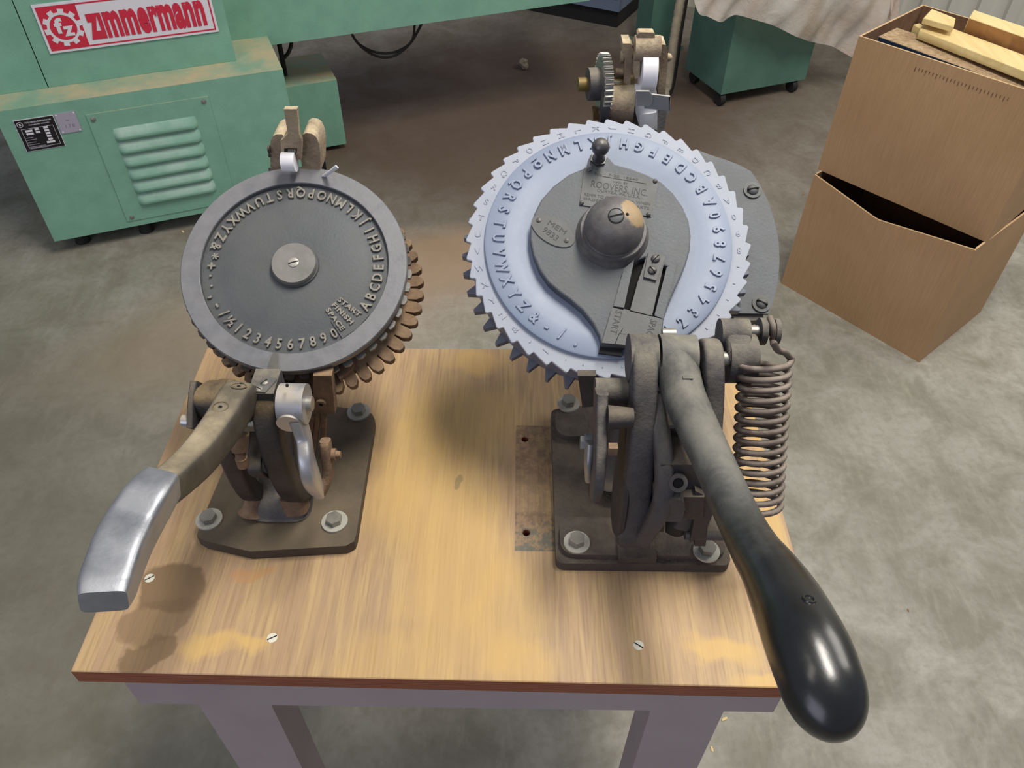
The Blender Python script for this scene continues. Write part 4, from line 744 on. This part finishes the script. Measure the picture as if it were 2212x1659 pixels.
# ================================================================== GREEN MACHINE
GA = Vector((-.956, 1.588, 0)); gd_ = Vector((.924, .383, 0)).normalized(); gn = Vector((-gd_.y, gd_.x, 0))
GF = Frame(GA, gd_, (0, 0, 1), -gn)           # u along the front, v up, h towards the viewer
def G(name, u0, u1, z0, z1, n0, n1, mat, parent, bev=.006, seg=3, **k):
    bm = B(); a_box(bm, GF, u0, u1, z0, z1, -n1, -n0); return build(name, bm, mat, parent, bev, seg, **k)
gm = thing('milling_machine', 'large pale green workshop machine with red and white sign and louvred cabinet', 'machine', GA+gd_*.3+gn*.3)
cab = G('cabinet', 0.0, .728, .05, .440, 0, .62, 'green', gm, .012)
G('upper_body', .130, .617, .4405, 1.25, .103, .60, 'green', gm, .004)
G('left_body', -.90, .1275, .4405, 1.25, .103, .60, 'green', gm, .004)
G('beam', .6175, 1.80, .412, .80, .253, .50, 'green', gm, .005)
G('side_box', .7285, .925, .02, .247, .325, .56, 'green', gm, .006)
for u, n_ in ((.06, .06), (.24, .05), (.62, .05), (.06, .55), (.66, .55)):
    bm = B(); a_cyl(bm, GF.p(u, 0, -n_), GF.p(u, .05, -n_), .022, .014, 16); build('levelling_foot', bm, 'rubber', gm, .002)
# louvred panel
pn = [(.209, .395), (.518, .401), (.512, .075), (.186+.02, .075)]
bm = B(); a_box(bm, GF, .204, .517, .070, .398, -.002, .0025); pnl = build('vent_panel', bm, 'green', cab, .001, 1)
for u, v in ((.218, .384), (.502, .386), (.220, .082), (.500, .085)): bm = B(); a_lathe(bm, Frame(GF.p(u, v, .0025), gd_, (0, 0, 1), -gn), [(.0065, 0), (.0055, .003), (.0005, .005)], 16); build('panel_screw', bm, 'screw', pnl)
for k in range(6):
    vb = .318 - k*.0400; u0_, u1_ = .252, .470; bm = B(); nn_ = 20; rows = []
    prof = [(0, .0), (.0005, .0105), (.004, .0128), (.012, .0115), (.022, .006), (.031, .001), (.034, -.001)]
    for dv, hh in prof:
        row = []
        for i in range(nn_+1):
            s_ = i/nn_; e = min(s_, 1-s_)*(u1_-u0_)/.016; e = min(1, e); e = math.sqrt(1-(1-e)**2); row.append(GF.p(u0_+(u1_-u0_)*s_, vb+dv, .0022+hh*e))
        rows.append(row)
    vs = [[bm.verts.new(p) for p in r_] for r_ in rows]
    for a, b in zip(vs, vs[1:]):
        for i in range(nn_): bm.faces.new((a[i], a[i+1], b[i+1], b[i]))
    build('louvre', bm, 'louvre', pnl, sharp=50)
    bm = B(); a_box(bm, GF, u0_+.006, u1_-.006, vb-.0018, vb-.0002, .0020, .0030); build('vent_slit', bm, 'dark', pnl)
# data plates
def flat(name, fr, u0, u1, v0, v1, h, mat, parent, th=.0006, bev=0, **k): bm = B(); a_box(bm, fr, u0, u1, v0, v1, h-th, h); return build(name, bm, mat, parent, bev, 1, **k)
dp = flat('data_plate', GF, .036, .128, .326, .410, .0022, 'black', cab, .002, label='black printed data plate'); F2 = GF
flat('plate_border', GF, .0345, .1295, .3245, .4115, .0014, 'white', dp, .0012)
def gtext(s_, u, v, h, size, mat, parent, sx=1, sy=1, ext=.0002, off=0, ang=0, align='CENTER', name='lettering'): return place(name, text_mesh(s_, size, ext, 0, off, align), mat, parent, GF.M(u, v, h, ang, sx, sy))
gtext('MASCHINEN ZIMMERMANN', .090, .4015, .0023, .0058, 'white', dp, .86); gtext('MASCHINENFABRIK / DENZLINGEN', .090, .3945, .0023, .0038, 'white', dp, .82); gtext('fz', .0465, .3985, .0023, .0075, 'white', dp, .9, 1, off=.0003)
bm = B(); a_ring(bm, Frame(GF.p(.0465, .3985, .0022), gd_, (0, 0, 1), -gn), [(.0072, 0), (.0072, .0003), (.0060, .0003), (.0060, 0)], 28); build('emblem_ring', bm, 'white', dp)
for u0_, u1_, v0_ in ((.052, .069, .377), (.052, .069, .369), (.075, .085, .379), (.075, .085, .371), (.096, .107, .380), (.096, .107, .372), (.096, .107, .364), (.096, .107, .356), (.096, .107, .348), (.090, .110, .340)): flat('blank_field', GF, u0_, u1_, v0_, v0_+.0055, .0024, 'white', dp, .0003)
for v0_, u1_ in ((.361, .064), (.355, .070), (.348, .066), (.342, .072), (.336, .085), (.331, .095)): flat('printed_line', GF, .046, u1_, v0_, v0_+.0012, .0024, 'plategrey', dp, .0003)
for a in ((.044, .1205, .3855, .3862), (.044, .1205, .3335, .3342), (.044, .0447, .3335, .3862), (.1198, .1205, .3335, .3862)): flat('frame_line', GF, *a, .0024, 'white', dp, .0003)
wp = flat('number_plate', GF, .132, .182, .358, .413, .002, 'plategrey', cab, .002, label='small blank lilac number plate'); gtext('no.', .158, .393, .0021, .007, 'clip', wp); gtext('1 7 0', .158, .376, .0021, .012, 'clip', wp)
for u, v in ((.136, .409), (.178, .409), (.136, .362), (.178, .362)): bm = B(); a_lathe(bm, Frame(GF.p(u, v, .002), gd_, (0, 0, 1), -gn), [(.002, 0), (.0002, .0012)], 12); build('rivet', bm, 'white', wp)
# maker's sign
HS = -.103
sg = flat('sign_board', GF, .165, .590, .5255, .6450, HS+.004, 'white', gm, .0045, .0008, label='red and white maker sign')
sgf = Frame(GF.p(0, 0, HS+.004), gd_, (0, 0, 1), -gn)
def sf(name, u0, u1, v0, v1, mat, h=.0006): return flat(name, sgf, u0, u1, v0, v1, h, mat, sg, .0008)
U0, U1, V0, V1 = .165, .590, .5255, .6450
sf('red_panel', U0+.006, U0+.098, V0+.006, V1-.006, 'red')
for a in ((U0+.006, U1-.006, V0+.006, V0+.0095), (U0+.006, U1-.006, V1-.0095, V1-.006), (U1-.0095, U1-.006, V0+.006, V1-.006)): sf('red_border', *a, 'red', .0007)
gc = (U0+.0535, (V0+V1)/2); L = []
for i in range(10):
    a = 2*PI*(i+.25)/10; s_ = 2*PI/10
    for f, r in ((-.28, .0375), (-.24, .0460), (.24, .0460), (.28, .0375)): L.append((r*math.cos(a+f*s_), r*math.sin(a+f*s_)))
F3 = Frame(sgf.p(gc[0], gc[1], 0), gd_, (0, 0, 1), -gn)
curve_part(sg, 'cog_emblem', 'white', F3, [L, circ(.0310, 40)], .0010, .0003, 0)
place('emblem_letter', text_mesh('f', .060, .0003, 0, .0022), 'white', sg, F3.M(-.0110, .003, .0010, 0, .95, .82)); place('emblem_letter', text_mesh('z', .056, .0003, 0, .0022), 'white', sg, F3.M(.0100, -.006, .0010, 0, .85, .82))
me = text_mesh('z\u0131mmermann', .1, .0003, 0, .0046, space=1.06); xs = [v.co.x for v in me.vertices]; ys = [v.co.y for v in me.vertices]
u0_, u1_ = U0+.112, U1-.022; hgt = .066; sx_ = (u1_-u0_)/(max(xs)-min(xs)); sy_ = hgt/(max(ys)-min(ys))
place('sign_lettering', me, 'red', sg, Frame(sgf.p((u0_+u1_)/2, (V0+V1)/2+.002, 0), gd_, (0, 0, 1), -gn).M(0, 0, .0010, 0, sx_, sy_))
# round opening in the beam
bf = Frame(GF.p(.725, .612, -.253), gd_, (0, 0, 1), -gn); bm = B(); a_ring(bm, bf, [(.030, -.001), (.030, .003), (.022, .003), (.022, -.001)], 36); rg_ = build('port_ring', bm, 'white', gm, .001); bm = B(); a_lathe(bm, bf, [(.0225, -.001), (.0225, .0008)], 32); build('port_cover', bm, 'red', rg_)
# post and cables under the beam
bm = B(); p = GF.p(.755, 0, -.40); a_cyl(bm, GF.p(.775, .247, -.42), GF.p(.775, .412, -.42), .008, seg=14); build('support_post', bm, 'rubber', gm)
bm = B(); a_tube(bm, [GF.p(.80, .42, -.42), GF.p(.815, .36, -.42), GF.p(.80, .32, -.42), GF.p(.775, .30, -.42)], .006, 8, 6); build('cable', bm, 'cable', gm)
for dx, dz, r in ((0, 0, .0045), (.02, .012, .004)):
    o_ = .36; pts_ = [(757, 68), (772, 92), (800, 115-dz*500), (832, 124-dz*700), (862, 115-dz*500), (890, 88), (914-dx*900, 45)]
    P = []
    for a, b in pts_:
        d = ray(a, b); pl0 = GA+gn*o_; t_ = (pl0-CP).dot(gn)/d.dot(gn); P.append(CP+d*t_)
    bm = B(); a_tube(bm, P, r, 8, 6); build('cable', bm, 'cable', gm)

# dark green cabinet further back, its casters, stand and hose
K = at(1557, 205, z=.05); K = Vector((K.x, K.y, 0)); KF = Frame(K, gd_, (0, 0, 1), -gn)
cb = thing('control_cabinet', 'blue green steel cabinet half covered by the plastic sheet', 'cabinet', K+gd_*.18+gn*.12)
bm = B(); a_box(bm, KF, 0, .385, .05, .42, -.26, 0); build('cabinet_body', bm, 'green_dark', cb, .012, 3)
for u, n_ in ((.015, .02), (.345, .02), (.03, .23), (.35, .23)): bm = B(); c = KF.p(u, .024, -n_); a_cyl(bm, c-gd_*.011, c+gd_*.011, .024, seg=20); build('caster', bm, 'rubber', cb, .002)
p = at(1425, 112, z=0); st = thing('machine_stand', 'dark green machine leg behind the ribbed hose', 'stand', p+gn*.06); f = Frame(p, gd_, (0, 0, 1), -gn); bm = B(); a_box(bm, f, -.06, .07, 0, .75, -.12, 0); build('column', bm, 'green_dark', st, .006)
bm = B(); a_box(bm, f, -.09, .10, 0, .02, -.15, .02); build('foot', bm, 'green_dark', st, .003)
ho = thing('ribbed_hose', 'beige ribbed hose hanging to the floor beside the dark green leg', 'hose', at(1443, 200, z=0))
HPp = [Vector((1.02, 3.02, .72)), Vector((1.00, 2.93, .45)), at(1458, 70, y=2.80), at(1450, 130, y=2.74), at(1440, 190, y=2.68), at(1431, 218, y=2.62)]
HPp = [Vector((p.x, p.y, max(p.z, .022))) for p in HPp]
bm = B(); Cc = catmull(HPp, 24); rings = []; x = Vector((1, 0, 0))
for i, c in enumerate(Cc):
    c = Vector(c); t_ = (Vector(Cc[min(i+1, len(Cc)-1)])-Vector(Cc[max(i-1, 0)])).normalized(); x = (x-t_*x.dot(t_)).normalized(); y = t_.cross(x); r = .0175+(.0012 if i % 2 else -.0008)
    rings.append([c+x*(r*math.cos(2*PI*j/14))+y*(r*math.sin(2*PI*j/14)) for j in range(14)])
a_loft(bm, rings); build('hose_tube', bm, 'hose', ho, sharp=70)
P = [p+Vector((.020, .035, 0)) for p in HPp]; bm = B(); a_tube(bm, P, .017, 12, 6); build('inner_hose', bm, 'cable', ho)
# blue grey cabinet
q = at(1333, 64, z=0); q2 = at(1100, 18, z=0); bd = (q-q2).normalized(); bn = Vector((-bd.y, bd.x, 0)); BF = Frame(q, bd, (0, 0, 1), -bn)
bc = thing('storage_cabinet', 'blue grey sheet metal cabinet on a dark plinth far behind the beam', 'cabinet', q-bd*.3+bn*.2)
bm = B(); a_box(bm, BF, -.66, 0, .075, .70, -.40, 0); build('cabinet_body', bm, 'bluecab', bc, .004)
bm = B(); a_box(bm, BF, -.64, -.01, 0, .075, -.38, -.02); build('plinth', bm, 'rubber', bc, .004)
bm = B(); a_box(bm, BF, -.64, -.012, .125, .130, 0, .002); build('drawer_seam', bm, 'cable', bc)
# plastic sheet
edge = [(1495, -30), (1500, 21), (1525, 33), (1553, 43), (1572, 34), (1590, 28), (1643, 41), (1690, 62), (1737, 83), (1765, 90), (1794, 98), (1831, 118), (1850, 116), (1895, 84), (1925, 53), (1912, 36), (1899, 15)]
def onplane(px, py, off):
    d = ray(px, py); o = K-gn*off; t_ = (o-CP).dot(gn)/d.dot(gn); return CP+d*t_
bm = B(); rows = []; NR = 16
for k in range(NR+1):
    row = []
    for i, (a, b) in enumerate(catmull(edge, 6)):
        p = onplane(a, b, .03); u = (p-K).dot(gd_); s_ = k/NR; z = p.z*(1-s_)+.78*s_
        fold = .010*math.sin(u*23+5*mnoise.noise(Vector((u*3, z*3, 4))))*(1-.5*s_)+.055*mnoise.noise(Vector((u*5+z*2, z*4, 1)))+.022*mnoise.noise(Vector((u*15-z*6, z*9, 7)))
        uu = u + s_*(.35-u)*.18
        row.append(K+gd_*uu+Vector((0, 0, z))-gn*(.055+fold*1.0))
    rows.append(row)
vs = [[bm.verts.new(p) for p in r_] for r_ in rows]
for a, b in zip(vs, vs[1:]):
    for i in range(len(a)-1): bm.faces.new((a[i], a[i+1], b[i+1], b[i]))
build('plastic_sheet', bm, 'plastic', sharp=60, label='cloudy pinkish plastic sheet draped over the blue green cabinet', cat='plastic sheet')

# ================================================================== CARDBOARD BOXES
P0 = Vector((1.122, 1.500, 0)); P1 = Vector((1.397, 1.177, 0)); P2 = at(2132, 682, z=0)
bx = (P1-P0).normalized(); by = Vector((-bx.y, bx.x, 0)); LXb = (P1-P0).length; LYb = .315
def cardbox(label, F, lx, ly, H, dip, name='cardboard_box'):
    bt = thing(name, label, 'box', F.p(lx/2, ly/2, 0)); th = .0045
    def wall(nm, o, d, n, ln, top):
        bm = B(); N_ = 24; a = [o+d*(ln*i/N_) for i in range(N_+1)]; f = lambda i: top(i/N_)
        bul = lambda i, z: n*(-.006*math.sin(PI*i/N_)*math.sin(PI*min(z/H, 1)))
        cols = []
        ZL = [0, .25, .5, .75, 1]
        outer = [[a[i]+Vector((0, 0, f(i)*zz))+bul(i, f(i)*zz) for i in range(N_+1)] for zz in ZL]
        inner = [[p+n*th for p in r_] for r_ in outer]
        vo = [[bm.verts.new(p) for p in r_] for r_ in outer]; vi = [[bm.verts.new(p) for p in r_] for r_ in inner]; edges = []
        for r0_, r1_ in zip(vo, vo[1:]):
            for i in range(N_): bm.faces.new((r0_[i], r0_[i+1], r1_[i+1], r1_[i]))
        for r0_, r1_ in zip(vi, vi[1:]):
            for i in range(N_): bm.faces.new((r0_[i+1], r0_[i], r1_[i], r1_[i+1])).material_index = 1
        for i in range(N_):
            q_ = bm.faces.new((vo[-1][i], vo[-1][i+1], vi[-1][i+1], vi[-1][i])); q_.material_index = 2
            bm.faces.new((vo[0][i+1], vo[0][i], vi[0][i], vi[0][i+1]))
        for j in range(len(ZL)-1):
            bm.faces.new((vo[j][0], vo[j+1][0], vi[j+1][0], vi[j][0])); bm.faces.new((vo[j+1][-1], vo[j][-1], vi[j][-1], vi[j+1][-1]))
        return build(nm, bm, ['card', 'inner', 'edge'], bt)
    wall('front_panel', F.p(0, 0), F.ex, F.ey, lx, dip); wall('side_panel', F.p(lx, th*1.05), F.ey, -F.ex, ly-2.1*th, lambda s: H); wall('rear_panel', F.p(lx, ly), -F.ex, -F.ey, lx, lambda s: H); wall('side_panel', F.p(0, ly-th*1.05), -F.ey, F.ex, ly-2.1*th, lambda s: H)
    bm = B(); a_box(bm, F, th*1.1, lx-th*1.1, th*1.1, ly-th*1.1, 0, .004); build('bottom_panel', bm, 'inner', bt); return bt
FB = Frame(P0, bx, by, (0, 0, 1)); HB = .345
cardbox('lower cardboard box with sagging front edge, standing on the floor', FB, LXb, LYb, HB, lambda s: HB-.036*(max(0, 1-abs(s-.45)/.45) if s < .45 else max(0, 1-(s-.45)/.55)**1.0)-.002)
U0_ = at(1766, 366, z=HB); U1_ = at(2130, 524, z=HB); ux = (U1_-U0_).normalized(); uy = Vector((-ux.y, ux.x, 0)); UF = Frame((U0_.x, U0_.y, HB+.0005), ux, uy, (0, 0, 1)); LXu = (U1_-U0_).length; LYu = .295; HU = .332
ub = cardbox('upper cardboard box filled with wood offcuts, on top of the lower box', UF, LXu, LYu, HU, lambda s: HU)
print('box', LXb, LXu, U0_, U1_)
# perforation slits below the rim
for k in range(26):
    s_ = .335+k*.0185; bm = B(); a_box(bm, UF, LXu*s_, LXu*s_+.0016, -.006*math.sin(PI*s_)*math.sin(PI*.915)-.0006, .0005, HU-.030-.004*(k % 3 == 0), HU-.024); build('perforation', bm, 'inner', ub)
# contents of the upper box
def board(label, P, z, th, side, top_mat, name='wooden_board', cat='board', dz=0):
    P = [UF.p(a, b, HU+z+(dz*(a-P[0][0]))) for a, b in P]
    bm = B(); a_loft(bm, [P, [p-Vector((0, 0, th)) for p in P]]); bmesh.ops.recalc_face_normals(bm, faces=bm.faces)
    for f in bm.faces: f.material_index = 0 if abs(f.normal.z) > .7 else 1
    return build(name, bm, [top_mat, side], None, .0012, 1, label=label, cat=cat)
# the loose fill that carries the boards, inside the box
board('brown offcut block deep inside the upper box beneath the other boards', [(.02, .02), (.41, .02), (.41, .27), (.02, .27)], -.060, .10, 'oak', 'particle')
board('navy edged particleboard slab lying along the front of the upper box', [(.034, .021), (.415, .0085), (.418, .100), (.036, .100)], .004, .045, 'navy', 'particle', dz=-.025)
board('long thin pale pine strip lying across the navy edged slab', [(.100, .066), (.416, .010), (.424, .085), (.077, .145)], .024, .018, 'pine', 'pine')
board('short pale pine piece at the far left corner of the upper box', [(.095, .076), (.080, .145), (.143, .130), (.163, .080)], .046, .012, 'pine', 'pine')
board('wide pale board with brown side at the back of the upper box', [(.165, .142), (.420, .104), (.424, .160), (.150, .198)], .050, .045, 'oak', 'pine')
board('tiny pine offcut standing by the left wall of the upper box', [(.066, .110), (.090, .100), (.094, .118), (.070, .130)], .016, .05, 'pine', 'pine')
# small things on the floor
q = at(1132, 148, z=0); bm = B(); bmesh.ops.create_icosphere(bm, subdivisions=3, radius=.024, matrix=Matrix.Translation(q+Vector((0, 0, .021))))
for v in bm.verts: d = v.co-(q+Vector((0, 0, .021))); v.co = q+Vector((0, 0, .021))+d*(.82+.5*mnoise.noise(d*55)); v.co.z = max(v.co.z, .001)
build('crumpled_wrapper', bm, 'hose', sharp=20, label='small crumpled brownish wrapper lying on the floor under the long green beam', cat='wrapper')
CH = ['largest wood chip on the floor, just right of the front right table leg', 'wood chip below the largest one at the right table leg', 'wood chip on the floor inside the right leg of the table', 'tiny chip on the floor in front of the upper cardboard box, beside the big press', 'chip on the floor in front of the louvred green cabinet', 'chip nearest the louvred green cabinet foot', 'tiny dark chip on the floor far right of the black lever grip']
for ci, (px, py, r) in enumerate(((1565, 1553, .006), (1538, 1618, .005), (1490, 1650, .004), (1735, 420, .004), (420, 520, .006), (395, 500, .007), (1962, 1318, .003))):
    q = at(px, py, z=.001); bm = B(); f = Frame(q, (math.cos(px), math.sin(px), 0), (-math.sin(px), math.cos(px), 0), (0, 0, 1)); a_prism(bm, f, [(-r, -r*.3), (r*.7, -r*.4), (r, r*.1), (0, r*.45), (-r*.8, r*.2)], -.001, .0008)
    build('wood_chip', bm, 'pine' if r > .0045 else 'oak', label=CH[ci], cat='wood chip', group='wood chips scattered on the floor')
